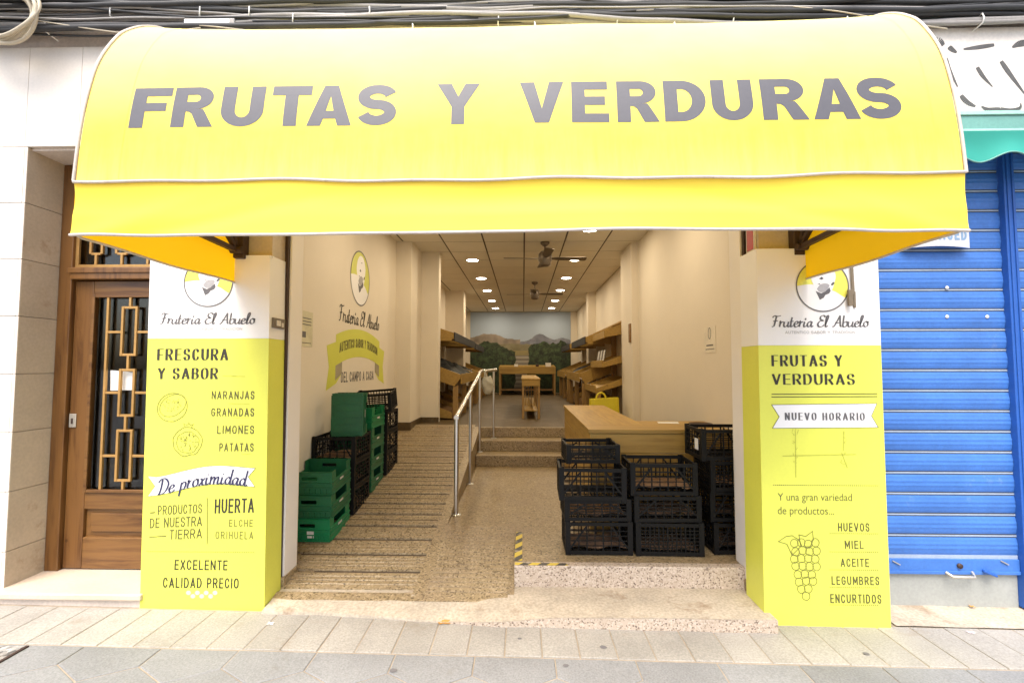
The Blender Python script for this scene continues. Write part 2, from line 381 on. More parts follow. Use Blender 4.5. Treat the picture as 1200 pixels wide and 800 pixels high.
# handwriting: x-height .46, ascender 1, in em; strokes joined with the pen held at an angle
S_ = {
 'F': (.62, [spl([(.05, .82), (.2, .98), (.45, .93), (.72, 1.0)]), spl([(.36, .95), (.3, .5), (.22, .08), (.05, .02)]), [(.12, .5), (.5, .54)]]),
 'E': (.60, [spl([(.62, .86), (.48, 1.0), (.26, .92), (.24, .68), (.45, .54), (.22, .5), (.06, .25), (.16, .02), (.4, .02), (.58, .18)])]),
 'A': (.78, [spl([(.02, .04), (.14, .04), (.36, .5), (.56, 1.0)]), spl([(.56, 1.0), (.6, .5), (.66, .08), (.76, .04)]), spl([(.2, .36), (.4, .33), (.7, .42)])]),
 'D': (.78, [spl([(.28, .96), (.26, .5), (.18, .05)]), spl([(.02, .8), (.2, 1.0), (.5, .95), (.72, .62), (.6, .18), (.3, 0), (.08, .06)])]),
 'a': (.50, [spl([(.40, .40), (.24, .47), (.06, .26), (.12, .03), (.28, .08), (.40, .40)]), spl([(.42, .46), (.36, .12), (.44, .0), (.54, .10)])]),
 'b': (.46, [spl([(.10, 1.0), (.08, .5), (.08, .06), (.26, .0), (.42, .22), (.34, .46), (.12, .34)])]),
 'd': (.50, [spl([(.38, .36), (.24, .47), (.06, .26), (.12, .03), (.28, .06), (.40, .36)]), spl([(.48, 1.0), (.42, .5), (.38, .1), (.46, 0), (.56, .1)])]),
 'e': (.42, [spl([(.06, .22), (.3, .28), (.34, .42), (.2, .47), (.05, .25), (.14, .0), (.3, .02), (.44, .14)])]),
 'i': (.28, [spl([(.10, .46), (.06, .14), (.12, 0), (.28, .1)]), [(.15, .62), (.16, .68)]]),
 'l': (.30, [spl([(.08, .2), (.26, .8), (.22, 1.0), (.12, .85), (.08, .2), (.14, 0), (.3, .1)])]),
 'm': (.76, [spl([(.04, .4), (.10, .46), (.07, 0)]), spl([(.08, .2), (.24, .46), (.34, .4), (.31, 0)]), spl([(.32, .2), (.5, .46), (.6, .4), (.57, .1), (.64, 0), (.78, .1)])]),
 'o': (.46, [spl([(.3, .46), (.1, .38), (.06, .14), (.2, 0), (.38, .12), (.36, .38), (.26, .46), (.46, .40)])]),
 'p': (.48, [spl([(.10, .48), (.06, 0), (.02, -.38)]), spl([(.08, .3), (.26, .47), (.40, .32), (.30, .02), (.08, .04)])]),
 'r': (.36, [spl([(.04, .4), (.10, .47), (.06, 0)]), spl([(.08, .2), (.2, .42), (.34, .44)])]),
 't': (.32, [spl([(.16, .85), (.10, .4), (.12, .02), (.30, .1)]), [(.0, .46), (.3, .5)]]),
 'u': (.50, [spl([(.06, .46), (.04, .12), (.16, 0), (.36, .2)]), spl([(.40, .46), (.36, .1), (.44, 0), (.54, .1)])]),
 'x': (.42, [spl([(.04, .44), (.18, .4), (.24, .06), (.4, .04)]), spl([(.4, .46), (.2, .24), (.02, .0)])]),
 ' ': (.34, []),
 "'": (0, [[(-.18, .62), (-.08, .76)]]),
}
def clip(poly, lo, hi, k=1):
    for sgn, lim in ((1, lo), (-1, -hi)):
        out = []
        for i in range(len(poly)):
            a, b = poly[i - 1], poly[i]
            da, db = sgn * a[k] - lim, sgn * b[k] - lim
            if (da >= 0) != (db >= 0):
                t = da / (da - db); out.append((a[0] + (b[0] - a[0]) * t, a[1] + (b[1] - a[1]) * t))
            if db >= 0: out.append(b)
        poly = out
        if len(poly) < 3: return []
    return poly
def stroke(mb, pts, wf, place, lift, cap=True, lim=None, maxseg=None):
    """flat pen stroke along 2-D points; wf(dx,dy) gives its width; place(u,v,lift) puts it on a surface"""
    pts = [p for i, p in enumerate(pts) if i == 0 or math.hypot(p[0] - pts[i - 1][0], p[1] - pts[i - 1][1]) > 1e-7]
    if len(pts) < 2: return
    if maxseg:
        q = [pts[0]]
        for a, b in zip(pts, pts[1:]):
            n = max(1, math.ceil(math.hypot(b[0] - a[0], b[1] - a[1]) / maxseg))
            q += [(a[0] + (b[0] - a[0]) * i / n, a[1] + (b[1] - a[1]) * i / n) for i in range(1, n + 1)]
        pts = q
    closed = math.hypot(pts[0][0] - pts[-1][0], pts[0][1] - pts[-1][1]) < 1e-6
    def un(a, b):
        d = math.hypot(b[0] - a[0], b[1] - a[1]) or 1; return ((b[0] - a[0]) / d, (b[1] - a[1]) / d)
    if cap and not closed:
        d = un(pts[0], pts[1]); w = wf(-d[1], d[0]) / 2; pts = [(pts[0][0] - d[0] * w, pts[0][1] - d[1] * w)] + pts[1:]
        d = un(pts[-2], pts[-1]); w = wf(-d[1], d[0]) / 2; pts = pts[:-1] + [(pts[-1][0] + d[0] * w, pts[-1][1] + d[1] * w)]
    L, Rr = [], []
    m = len(pts)
    for i, p in enumerate(pts):
        a = un(pts[i - 1], p) if i else (un(pts[-2], p) if closed else un(p, pts[1]))
        b = un(p, pts[i + 1]) if i < m - 1 else (un(p, pts[1]) if closed else a)
        t = (a[0] + b[0], a[1] + b[1]); l = math.hypot(*t) or 1; t = (t[0] / l, t[1] / l)
        k = 1 / max(.5, t[0] * a[0] + t[1] * a[1]); w = wf(*t) / 2 * k
        L.append((p[0] - t[1] * w, p[1] + t[0] * w)); Rr.append((p[0] + t[1] * w, p[1] - t[0] * w))
    for i in range(m - 1):
        q = [Rr[i], Rr[i + 1], L[i + 1], L[i]]
        if lim: q = clip(q, *lim)
        if len(q) >= 3: mb.add([place(u, v, lift) for u, v in q], [tuple(range(len(q)))])
def write(mb, txt, x0, x1, y0, y1, place, thick=.13, thin=None, gap=.16, maxseg=None, lift=.0015):
    """capitals filling the rectangle x0..x1, y0..y1; thin<thick gives contrasted letters"""
    thin = thick if thin is None else thin
    H = y1 - y0; adv = [G[c][0] for c in txt]
    total = sum(adv) + gap * (len(txt) - 1); k = (x1 - x0) / total
    T, t = thick * H, thin * H
    def wf(dx, dy):
        if T == t: return T
        return t + (T - t) * min(1, abs(dx * .22 - dy * .975)) ** 1.6
    x = x0
    for c, a in zip(txt, adv):
        w = a * k
        for j, st in enumerate(G[c][1]):
            ww = max(w - T, 1e-5)
            stroke(mb, [(x + T / 2 + p[0] * ww, y0 + t / 2 + p[1] * (H - t)) for p in st], wf, place, lift + j * .00012, True, (y0, y1), maxseg)
        x += w + gap * k
def words(txt, x0, x1, adv, gap):
    """the span of every word of a line set between x0 and x1"""
    k = (x1 - x0) / (sum(adv(c) for c in txt) + gap * (len(txt) - 1)); x = x0; out = []; i = 0
    for w in txt.split(' '):
        l = k * (sum(adv(c) for c in w) + gap * (len(w) - 1)); out.append((w, x, x + l)); x += l + k * (adv(' ') + 2 * gap)
    return out
def script(mb, txt, x0, x1, y0, y1, place, thick=.13, thin=.04, shear=.12, lift=.0015, wave=None):
    H = y1 - y0; total = sum(S_[c][0] for c in txt); k = (x1 - x0) / total; x = x0
    def wf(dx, dy): return H * (thin + (thick - thin) * min(1, abs(dx * .35 - dy * .93)) ** 1.3)
    for c in txt:
        for j, st in enumerate(S_[c][1]):
            pp = []
            for p in st:
                u = x + p[0] * k + p[1] * H * shear; v = y0 + p[1] * H
                if wave: v += wave(u)
                pp.append((u, v))
            stroke(mb, pp, wf, place, lift + (j + (2 if txt.index(c) % 2 else 0)) * .00012, False)
        x += S_[c][0] * k
def flat(mb, poly, place, lift):
    mb.add([place(u, v, lift) for u, v in poly], [tuple(range(len(poly)))])
def dotted(mb, x0, x1, y, place, lift=.0015, d=.006, r=.0022):
    n = int((x1 - x0) / (d * 1.9))
    for i in range(n):
        u = x0 + (x1 - x0) * i / n; flat(mb, [(u, y - r), (u + d, y - r), (u + d, y + r), (u, y + r)], place, lift)
def line(mb, pts, w, place, lift=.0015): stroke(mb, pts, lambda dx, dy: w, place, lift, False)
def ring(mb, cx, cy, r, w, place, lift): line(mb, arc(cx, cy, r, r, 0, 360, 56), w, place, lift)
# heavy poster capitals as outlines in a unit box
def _mir(p): return [(1 - x, y) for x, y in p]
HV = {
 'F': [[(0, 0), (0, 1), (1, 1), (1, .78), (.36, .78), (.36, .61), (.90, .61), (.90, .40), (.36, .40), (.36, 0)]],
 'E': [[(0, 0), (0, 1), (.97, 1), (.97, .79), (.36, .79), (.36, .62), (.90, .62), (.90, .41), (.36, .41), (.36, .21), (1, .21), (1, 0)]],
 'T': [[(0, 1), (1, 1), (1, .76), (.67, .76), (.67, 0), (.33, 0), (.33, .76), (0, .76)]],
 'Y': [[(0, 1), (.34, 1), (.5, .67), (.66, 1), (1, 1), (.65, .42), (.65, 0), (.35, 0), (.35, .42)]],
 'V': [[(0, 1), (.33, 1), (.5, .34), (.67, 1), (1, 1), (.66, 0), (.34, 0)]],
 'A': [[(0, 0), (.345, 1), (.5, 1), (.5, .72), (.415, .36), (.365, .17), (.31, 0)], _mir([(0, 0), (.345, 1), (.5, 1), (.5, .72), (.415, .36), (.365, .17), (.31, 0)]), [(.365, .17), (.635, .17), (.585, .36), (.415, .36)]],
 'U': [[(0, 1), (.33, 1), (.33, .42)] + arc(.5, .40, .17, .18, 180, 360, 12)[1:] + [(.67, 1), (1, 1)] + arc(.5, .40, .5, .40, 0, -180, 18)],
 'D': [[(0, 0), (0, 1), (.33, 1), (.33, 0)], [(.33, 1), (.42, 1)] + arc(.42, .5, .58, .5, 90, -90, 20)[1:] + [(.33, 0), (.33, .22), (.42, .22)] + arc(.42, .5, .25, .28, -90, 90, 14)[1:] + [(.33, .78)]],
 'R': [[(0, 0), (0, 1), (.32, 1), (.32, 0)], [(.32, 1), (.58, 1)] + arc(.58, .72, .36, .28, 90, -90, 14)[1:] + [(.32, .44), (.32, .62), (.53, .62)] + arc(.53, .71, .10, .09, -90, 90, 8)[1:] + [(.32, .80)],
       [(.32, .4395), (.72, .4395), (.78, .36), (1, 0), (.64, 0), (.47, .32), (.40, .37), (.32, .38)]],
}
def heavy(mb, ch, x0, x1, y0, y1, place, lift, band=.018):
    H = y1 - y0
    if ch == 'S':
        T = .262 * H; t = .225 * H
        def wf(dx, dy): return t + (T - t) * abs(dy)
        c = arc(.5, .75, .5, .25, 14, 270, 22) + arc(.5, .25, .5, .25, 90, -166, 22)[1:]
        stroke(mb, [(x0 + T / 2 + p[0] * (x1 - x0 - T), y0 + t / 2 + p[1] * (H - t)) for p in c], wf, place, lift, False, None, .02); return
    for poly in HV[ch]:
        pl = [(x0 + a * (x1 - x0), y0 + b * H) for a, b in poly]; n = math.ceil(H / band)
        for tri in geometry.tessellate_polygon([[Vector((a, b, 0)) for a, b in pl]]):
            tr = [pl[k] for k in tri]
            for i in range(n):
                q = clip(tr, y0 + H * i / n, y0 + H * (i + 1) / n)
                if len(q) >= 3: flat(mb, q, place, lift)
# ------------------------------------------------------------------ ground
def gz(x): return -0.011 * (max(-9, min(9, x)) + 2.4)
street = MB()
street.grid(lambda u, v: (-150 + 300 * u, -150 + 155 * v, gz(-150 + 300 * u) - .012), 300, 2, False)
struct('street', street, M['asphalt'])

def slab(mb, poly, joint=.0032, ch=.004, depth=.03):
    n = len(poly); cx = sum(p[0] for p in poly) / n; cy = sum(p[1] for p in poly) / n
    def ins(d):
        out = []
        for i in range(n):
            a, b, c = poly[i - 1], poly[i], poly[(i + 1) % n]
            e1 = Vector((b[0] - a[0], b[1] - a[1])).normalized(); e2 = Vector((c[0] - b[0], c[1] - b[1])).normalized()
            n1 = Vector((-e1.y, e1.x)); n2 = Vector((-e2.y, e2.x)); m = n1 + n2
            k = d / max(.3, 1 + n1.dot(n2)); out.append((b[0] + m.x * k, b[1] + m.y * k))
        return out
    dz = rnd.uniform(-.0015, .0015); tx = rnd.uniform(-.003, .003); ty = rnd.uniform(-.003, .003)
    def z(p, o): return (p[0], p[1], gz(p[0]) + o + dz + tx * (p[0] - cx) + ty * (p[1] - cy))
    A, B = ins(joint), ins(joint + ch)
    vs = [z(p, -depth) for p in A] + [z(p, -ch * .7) for p in A] + [z(p, 0) for p in B]
    fs = [(i, (i + 1) % n, n + (i + 1) % n, n + i) for i in range(n)] + [(n + i, n + (i + 1) % n, 2 * n + (i + 1) % n, 2 * n + i) for i in range(n)] + [tuple(range(2 * n, 3 * n))]
    mb.add(vs, fs)
ROW0, ROW1 = 2.555, 2.945
pv = MB()
hr = .42 / math.sqrt(3)
for j in range(-1, 7):
    for i in range(-16, 17):
        cx = .165 + .42 * i + (.21 if j % 2 else 0); cyy = 2.40 - hr + 1.5 * hr * -j
        poly = [(cx + hr * math.cos(R(30 + 60 * k)), cyy + hr * math.sin(R(30 + 60 * k))) for k in range(6)]
        poly = clip(poly, -.1, ROW0 - .003)
        if len(poly) >= 3 and max(p[1] for p in poly) - min(p[1] for p in poly) > .04: slab(pv, poly)
struct('pavement', pv, M['slab'])
bd = MB()
x = -6.9
while x < 6.9:
    w = .2
    slab(bd, [(x, ROW0 + .003), (x + w, ROW0 + .003), (x + w, ROW1 + rnd.uniform(-.004, .004)), (x, ROW1)], .0035); x += w
struct('pavement_border', bd, M['slab_row'])

bed = MB(); bed.grid(lambda u, v: (-8 + 16 * u, -.4 + 3.6 * v, gz(-8 + 16 * u) - .0052), 16, 2, False)
struct('pavement_bed', bed, M['joint'])
# threshold: worn cement that meets the pavement on the left and stands as a step on the right
def thr_z(x, y):
    t = max(0, min(1, (x + .55) / .95)); t = t * t * (3 - 2 * t)
    front = (gz(x) + .006) * (1 - t) + .030 * t
    k = max(0, min(1, (y - 2.84) / .26))
    return front * (1 - k) + .031 * k + (.0020 if y > 2.99 else .004) * noise.noise(Vector((x * 3.1, y * 5.3, 2))) * (1 if .02 < k else .3)
TX0, TX1 = -1.60, 1.475
th = MB()
def fy(x): return 2.845 + (.07 if x < -1.2 else .07 * max(0, min(1, (-x - .2) / 1.0))) + .006 * noise.noise(Vector((x * 4, 0, 0)))
th.grid(lambda u, v: (TX0 + (TX1 - TX0) * u, fy(TX0 + (TX1 - TX0) * u) * (1 - v) + 3.222 * v, thr_z(TX0 + (TX1 - TX0) * u, fy(TX0 + (TX1 - TX0) * u) * (1 - v) + 3.222 * v)), 90, 16)
th.grid(lambda u, v: (TX0 + (TX1 - TX0) * u, fy(TX0 + (TX1 - TX0) * u) - .006 * v, thr_z(TX0 + (TX1 - TX0) * u, fy(TX0 + (TX1 - TX0) * u)) * (1 - v) + (gz(TX0 + (TX1 - TX0) * u) - .03) * v), 90, 1)
struct('threshold', th, M['cement'])
tf = MB()
tf.grid(lambda u, v: (-.5 + (TX1 + .5) * u, fy(-.5 + (TX1 + .5) * u) - .009, (gz(-.5 + (TX1 + .5) * u) - .01) * (1 - v) + (thr_z(-.5 + (TX1 + .5) * u, fy(-.5 + (TX1 + .5) * u)) + .001) * v), 60, 2)
struct('threshold_edge', tf, M['granite_light'])
cs = MB()
cs.grid(lambda u, v: (2.23 + 5 * u, ROW1 + (3.30 - ROW1) * v, gz(2.23 + 5 * u) + .004 + .012 * v + .003 * noise.noise(Vector((u * 20, v * 3, 0)))), 50, 6)
struct('pavement_edge', cs, M['cement'])

# ramp, landing, steps, upper floor
ZL, ZU = .165, .60
RX0, RX1 = -1.88, -.64
def ramp_z(y): return .031 + (y - 3.10) * (ZL - .031) / .90 if y < 4.0 else ZL + (y - 4.0) * (ZU - ZL) / 3.05
def ramp_section(mb, xa, xb, y0, y1, pitch=.215, g=.044, dep=.016, ga=None, gb=None):
    """sloped paving with cut grooves between ga and gb, plain margins outside"""
    ys = []; y = y0 + .10
    while y < y1 - .05: ys.append(y); y += pitch
    prof = [(y0, 0)]
    for y in ys:   # each course rises slightly to a lip, then a cut
        prof += [(y - g / 2 - .012, .004), (y - g / 2, .002), (y - g / 2 + .002, -dep), (y + g / 2 - .002, -dep), (y + g / 2, -.001)]
        if pitch > .1:
            for q in (1, 2, 3): yy = y + g / 2 + q * (pitch - g) / 4; prof += [(yy - .008, .0015), (yy - .004, -.003), (yy + .004, -.003), (yy + .008, .0012)]
    prof += [(y1, 0)]
    for (a, b, flatm) in ((xa, ga, True), (ga, gb, False), (gb, xb, True)):
        pr = [(y0, 0), (y1, 0)] if flatm else prof
        vs = [(xx, p[0], ramp_z(p[0]) + p[1]) for p in pr for xx in (a, b)]
        if y0 < 4 < y1 and flatm:
            pr = [(y0, 0), (4.0, 0), (y1, 0)]; vs = [(xx, p[0], ramp_z(p[0])) for p in pr for xx in (a, b)]
        mb.add(vs, [(2 * i, 2 * i + 1, 2 * i + 3, 2 * i + 2) for i in range(len(pr) - 1)])
rp = MB()
ramp_section(rp, RX0, RX1, 3.03, 7.05, ga=-1.70, gb=-.72)
rp.add([(RX1, 4.0, ZL - .02), (RX1, 7.05, ZL - .02), (RX1, 7.05, ZU), (RX1, 4.0, ZL + .0005)], [(0, 1, 2, 3)])
struct('ramp', rp, M['granite'])
gv = MB(); y = 3.13
while y < 7.0:
    xa, xb = -1.695 + (.2 if y < 3.5 else 0) + rnd.uniform(0, .05), -.725
    gv.add([(xa, y - .019, ramp_z(y) - .010), (xb, y - .019, ramp_z(y) - .010), (xb, y + .019, ramp_z(y) - .009), (xa, y + .019, ramp_z(y) - .009)], [(0, 1, 2, 3)]); 
    gv.add([(xa + .02, y + .100, ramp_z(y + .1) + .0016), (xb - .01, y + .100, ramp_z(y + .1) + .0016), (xb - .01, y + .114, ramp_z(y + .114) + .0016), (xa + .02, y + .114, ramp_z(y + .114) + .0016)], [(0, 1, 2, 3)]) if y > 3.9 else None
    y += .215
struct('ramp_groove', gv, M['groove'])
fr = MB()
ramp_section(fr, RX1, -.06, 3.03, 4.0, .052, .010, .004, ga=-.63, gb=-.10)
struct('front_ramp', fr, M['granite'])
rs = MB()    # ramp foot under the jambs, between threshold and grooves
ld = MB(); ld.box(-.64, 1.72, 4.0, 6.34, -.1, ZL); ld.box(-.059, 1.72, 3.232, 4.0, -.1, ZL - .0005)
struct('landing', ld, M['granite'])
nose = MB(); nose.box(-.061, 1.52, 3.219, 3.29, -.1, ZL + .003)
struct('landing_edge', nose, M['granite_light'], .006)
st = MB()
st.box(-.638, 1.70, 6.33, 7.2, ZL + .001, ZL + .145); st.box(-.638, 1.70, 6.66, 7.2, ZL + .146, ZL + .29); st.box(-.638, 1.70, 6.99, 7.2, ZL + .291, ZU - .002)
struct('steps', st, M['granite'], .006)
uf = MB(); uf.box(-2.0, 1.9, 7.05, 15.8, .3, ZU)
struct('floor', uf, M['upper_floor'])

# ------------------------------------------------------------------ the building
FY = 3.0
bld = thing('shop_building', 'cream stone-clad building with a deep white fruit shop open to the street', 'building', (0, FY, 0))
wall = MB()
B0, B1, T = 3.024, 3.35, 7.5
wall.box(-9, -3.345, B0, B1, -.3, T); wall.box(-3.345, -2.37, B0, B1, 2.975, T); wall.box(-2.37, 2.24, B0, B1, 2.80, T)
wall.box(2.24, 5.6, B0, B1, 3.02, T); wall.box(5.6, 9, B0, B1, -.3, T)
obj('wall', wall, M['stone'], bld)
pil = MB(); pil.box(-2.365, -1.635, 2.99, 3.35, -.2, 2.80)
obj('pillar', pil, M['marble_stained'], bld)
pil = MB(); pil.box(1.50, 2.235, 2.99, 3.35, -.2, 2.80)
obj('pillar', pil, M['marble_stained'], bld)
# cladding tiles
cl = MB()
xj = at(33, 100, FY).x; tw = .366; J = .0018
zj = [-.05, .31, .69, 1.07, 1.45, 1.83, 2.21, 2.59, 2.97, 3.66]
for zi in range(len(zj) - 1):
    k = -15
    while xj + k * tw < 2.5:
        a, b = xj + k * tw, xj + (k + 1) * tw; k += 1
        z0, z1 = zj[zi], zj[zi + 1]
        if z1 <= 2.98:
            if a >= -3.33: continue
            b = min(b, -3.322)
        b = min(b, 2.45)
        if b - a < .02: continue
        cl.box(a + .001, b - .001, FY + rnd.uniform(0, .0015), B0 - .001, z0 + J, z1 - J)
obj('stone_cladding', cl, M['marble'], bld, .0015)
rv = MB()      # side of the doorway and its soffit
for z0, z1 in zip(zj[:-2], zj[1:-1]):
    rv.box(-3.343, -3.322, FY + .004, 3.33, z0 + J, z1 - J)
obj('door_reveal', rv, M['marble_stained'], bld, .0015)
sf = MB(); sf.box(-3.321, -2.37, FY + .03, 3.345, 2.955, 2.974); obj('door_soffit', sf, M['stone'], bld)
ds = MB(); ds.box(-3.9, -2.375, 2.935, 3.36, .045, .085); obj('door_step', ds, M['step_stone'], bld, .008)
dr = MB(); dr.box(-3.86, -2.38, 2.965, 3.3, -.06, .044); obj('step_riser', dr, M['stone'], bld)
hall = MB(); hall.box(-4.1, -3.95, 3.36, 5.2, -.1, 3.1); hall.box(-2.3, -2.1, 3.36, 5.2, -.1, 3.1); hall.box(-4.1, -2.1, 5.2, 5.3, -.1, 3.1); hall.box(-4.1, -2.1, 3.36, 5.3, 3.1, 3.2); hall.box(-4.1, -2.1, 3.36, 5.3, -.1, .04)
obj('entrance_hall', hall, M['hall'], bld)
# ledge under the next floor
lg = MB(); lg.box(-9, 9, 2.93, B0 - .002, 3.955, 4.02); obj('ledge', lg, M['stone'], bld, .006)
up_ = MB(); up_.box(-9, -2.95, 2.985, B0 - .003, 4.02, 5.5); obj('upper_panel', up_, plain('faded_ochre', (.60, .45, .24), .7), bld)
up_ = MB(); up_.box(-2.95, 9, 2.985, B0 - .003, 4.02, 5.5); obj('upper_panel', up_, M['marble'], bld)
# shop interior
WX0, WX1, CZ = -1.88, 1.72, 3.35
iw = MB()
iw.box(-2.05, WX0, 3.352, 6.85, -.1, CZ + .1)
iw.box(-2.05, -1.65, 6.85, 7.55, -.1, CZ + .1); iw.box(-2.05, -1.37, 7.55, 7.74, -.1, CZ + .1)
iw.box(-2.05, -1.90, 7.74, 11.4, -.1, CZ + .1); iw.box(-2.05, -1.45, 11.4, 11.8, -.1, CZ + .1); iw.box(-2.05, -1.90, 11.8, 15.8, -.1, CZ + .1)
obj('interior_wall', iw, M['plaster'], bld, .004)
iw = MB()
iw.box(WX1, 2.0, 3.352, 7.0, -.1, CZ + .1); iw.box(1.62, 2.0, 7.0, 7.75, -.1, CZ + .1); iw.box(1.82, 2.0, 7.75, 11.7, -.1, CZ + .1)
iw.box(1.62, 2.0, 11.7, 12.05, -.1, CZ + .1); iw.box(1.82, 2.0, 12.05, 15.8, -.1, CZ + .1)
obj('interior_wall', iw, M['plaster'], bld, .004)
bw = MB(); bw.box(-2.05, 2.0, 15.8, 15.95, -.1, CZ + .1); obj('back_wall', bw, M['plaster'], bld)
fwl = MB(); fwl.box(-2.05, -1.606, 3.3525, 3.37, -.1, CZ + .1); fwl.box(1.476, 2.0, 3.3525, 3.37, -.1, CZ + .1); fwl.box(-1.606, 1.476, 3.3525, 3.37, 2.80, CZ + .1)
obj('front_return', fwl, M['plaster'], bld)
sk = MB()     # skirting of the raised part
sk.box(-1.6505, -1.634, 6.835, 7.534, ZU - .2, ZU + .085); sk.box(-1.65, -1.354, 7.535, 7.5505, ZU, ZU + .085); sk.box(-1.9, -1.651, 6.835, 6.8505, ZU - .1, ZU + .085)
sk.box(1.605, 1.62, 6.985, 7.75, ZU - .2, ZU + .085)
obj('skirting', sk, M['upper_floor'], bld)
sk = MB(); sk.prism([(3.36, ramp_z(3.36) - .02), (4.0, ZL - .02), (6.83, ramp_z(6.83) - .02), (6.83, ramp_z(6.83) + .05), (4.0, ZL + .05), (3.36, ramp_z(3.36) + .05)], 'x', WX0, WX0 + .012)
obj('ramp_skirting', sk, M['granite'], bld)
# jambs: white liners and the dark shutter guide beside the signs
for xa, xb, s in ((-1.634, -1.60, 1), (1.47, 1.50, -1)):
    jb = MB(); jb.box(xa, xb, 3.180, 3.351, .03, 2.80); obj('jamb', jb, M['white_jamb'], bld, .003)
    gd = MB(); gd.box(*( (-1.634, -1.612) if s > 0 else (1.482, 1.50)), 3.152, 3.179, .03, 2.80); obj('shutter_guide', gd, M['iron'], bld)
    bs = MB(); bs.box(*( (-1.64, -1.590) if s > 0 else (1.460, 1.50)), 3.156, 3.356, -.02, .10); obj('jamb_base', bs, M['granite'], bld, .003)
# suspended ceiling
ce = MB(); y = 3.30
k0 = [.02 + .6 * k for k in range(-4, 4)]
while y < 15.8:
    for a in k0:
        xa, xb = max(a, -2.04), min(a + .6, 1.99)
        if xb - xa > .02: ce.box(xa + .011, xb - .011, y + .009, min(y + .6, 15.8) - .009, CZ, CZ + .003)
    y += .6
cob = obj('ceiling', ce, M['ceiling_tile'], bld)
cg = MB()
for a in k0[1:]: cg.box(a - .012, a + .012, 3.37, 15.8, CZ + .004, CZ + .02)
obj('ceiling_rail', cg, M['iron'], cob)
cv = MB(); cv.box(-2.05, 2.0, 3.34, 15.95, CZ + .025, CZ + .1); obj('ceiling_void', cv, M['dark'], cob)
# recessed lamps; the two nearest the street in each row are unseen, added for light
for lx in (-.88, .91):
    for ly in (4.6, 6.3, 8.1, 9.8, 11.4, 13.2, 14.9):
        side = 'left' if lx < 0 else 'right'
        order = {4.6: 'unseen, added behind the awning hem to light the ramp end' if lx < 0 else 'unseen, added behind the awning hem to light the counter end', 6.3: 'unseen, added just behind the awning hem for light', 8.1: 'the largest in view', 9.8: 'second in view from the street', 11.4: 'middle of the five in view', 13.2: 'fourth in view from the street', 14.9: 'the smallest in view, near the mural'}[ly]
        t = thing('ceiling_light', f'round recessed ceiling light of the {side} row, {order}', 'ceiling light', (lx, ly, CZ), 'recessed lights in two rows along the ceiling')
        m = MB(); m.lathe([(.099, -.001), (.103, -.007), (.121, -.006), (.124, 0), (.124, .004)], (lx, ly, CZ)); obj('rim', m, M['lamp_rim'], t)
        m = MB(); m.lathe([(.0, -.0035), (.0995, -.0035)], (lx, ly, CZ)); obj('diffuser', m, M['lamp_on'], t)
        ld_ = bpy.data.lights.new('downlight', 'AREA'); ld_.shape = 'DISK'; ld_.size = .19; ld_.energy = LAMP_W; ld_.color = (1, .80, .53)
        lo = bpy.data.objects.new('lamp', ld_); col.objects.link(lo); lo.parent = t; lo.location = (0, 0, -.012)
# ------------------------------------------------------------------ awning
AX0, AX1, AYF, HEM, SEAM = -1.85, 1.745, 1.862, 2.040, 2.262
aw = thing('awning', 'yellow bullnose canvas awning lettered in grey over the shop front', 'awning', (0, 2.9, 2.0))
prof = spl([(1.862, 2.262), (1.876, 2.45), (1.902, 2.64), (1.948, 2.83), (2.03, 3.0), (2.10, 3.09), (2.19, 3.172), (2.30, 3.24), (2.50, 3.318), (2.75, 3.37), (2.985, 3.395)], 6)
acc = [0]
for a, b in zip(prof, prof[1:]): acc.append(acc[-1] + math.hypot(b[0] - a[0], b[1] - a[1]))
AL = acc[-1]
def prof_at(s):
    s = max(0, min(AL, s))
    for i in range(len(acc) - 1):
        if s <= acc[i + 1]:
            t = (s - acc[i]) / (acc[i + 1] - acc[i]); a, b = prof[i], prof[i + 1]
            d = Vector((b[0] - a[0], b[1] - a[1])).normalized()
            return a[0] + (b[0] - a[0]) * t, a[1] + (b[1] - a[1]) * t, d
def seam_dz(x):
    return -.010 * math.sin(math.pi * (x - AX0) / (AX1 - AX0)) + .004 * math.sin(x * 5.1 + .6) + .003 * math.sin(x * 11.3)
def canvas(x, s, lift=0.0):
    y, z, d = prof_at(s)
    nrm = Vector((0, -d.y, d.x))            # outward
    u = (x - (AX0 + AX1) / 2) / ((AX1 - AX0) / 2); e = 1 - abs(u) ** 6
    k = s / AL
    sag = .034 * e * math.exp(-((k - .68) / .22) ** 2)
    rip = .006 * noise.noise(Vector((x * 1.7, s * 1.2, 4))) * e + .004 * math.sin(x * 9 + 2 * s) * math.exp(-s / .12) * .5 * e
    sd = seam_dz(x) * math.exp(-s / .10)
    p = Vector((x, y, z + sd)) + nrm * (lift - sag + rip)
    return p
cv_ = MB(); cv_.grid(lambda u, v: canvas(AX0 + (AX1 - AX0) * u, AL * v), 220, 90)
obj('canopy', cv_, M['yellow'], aw)
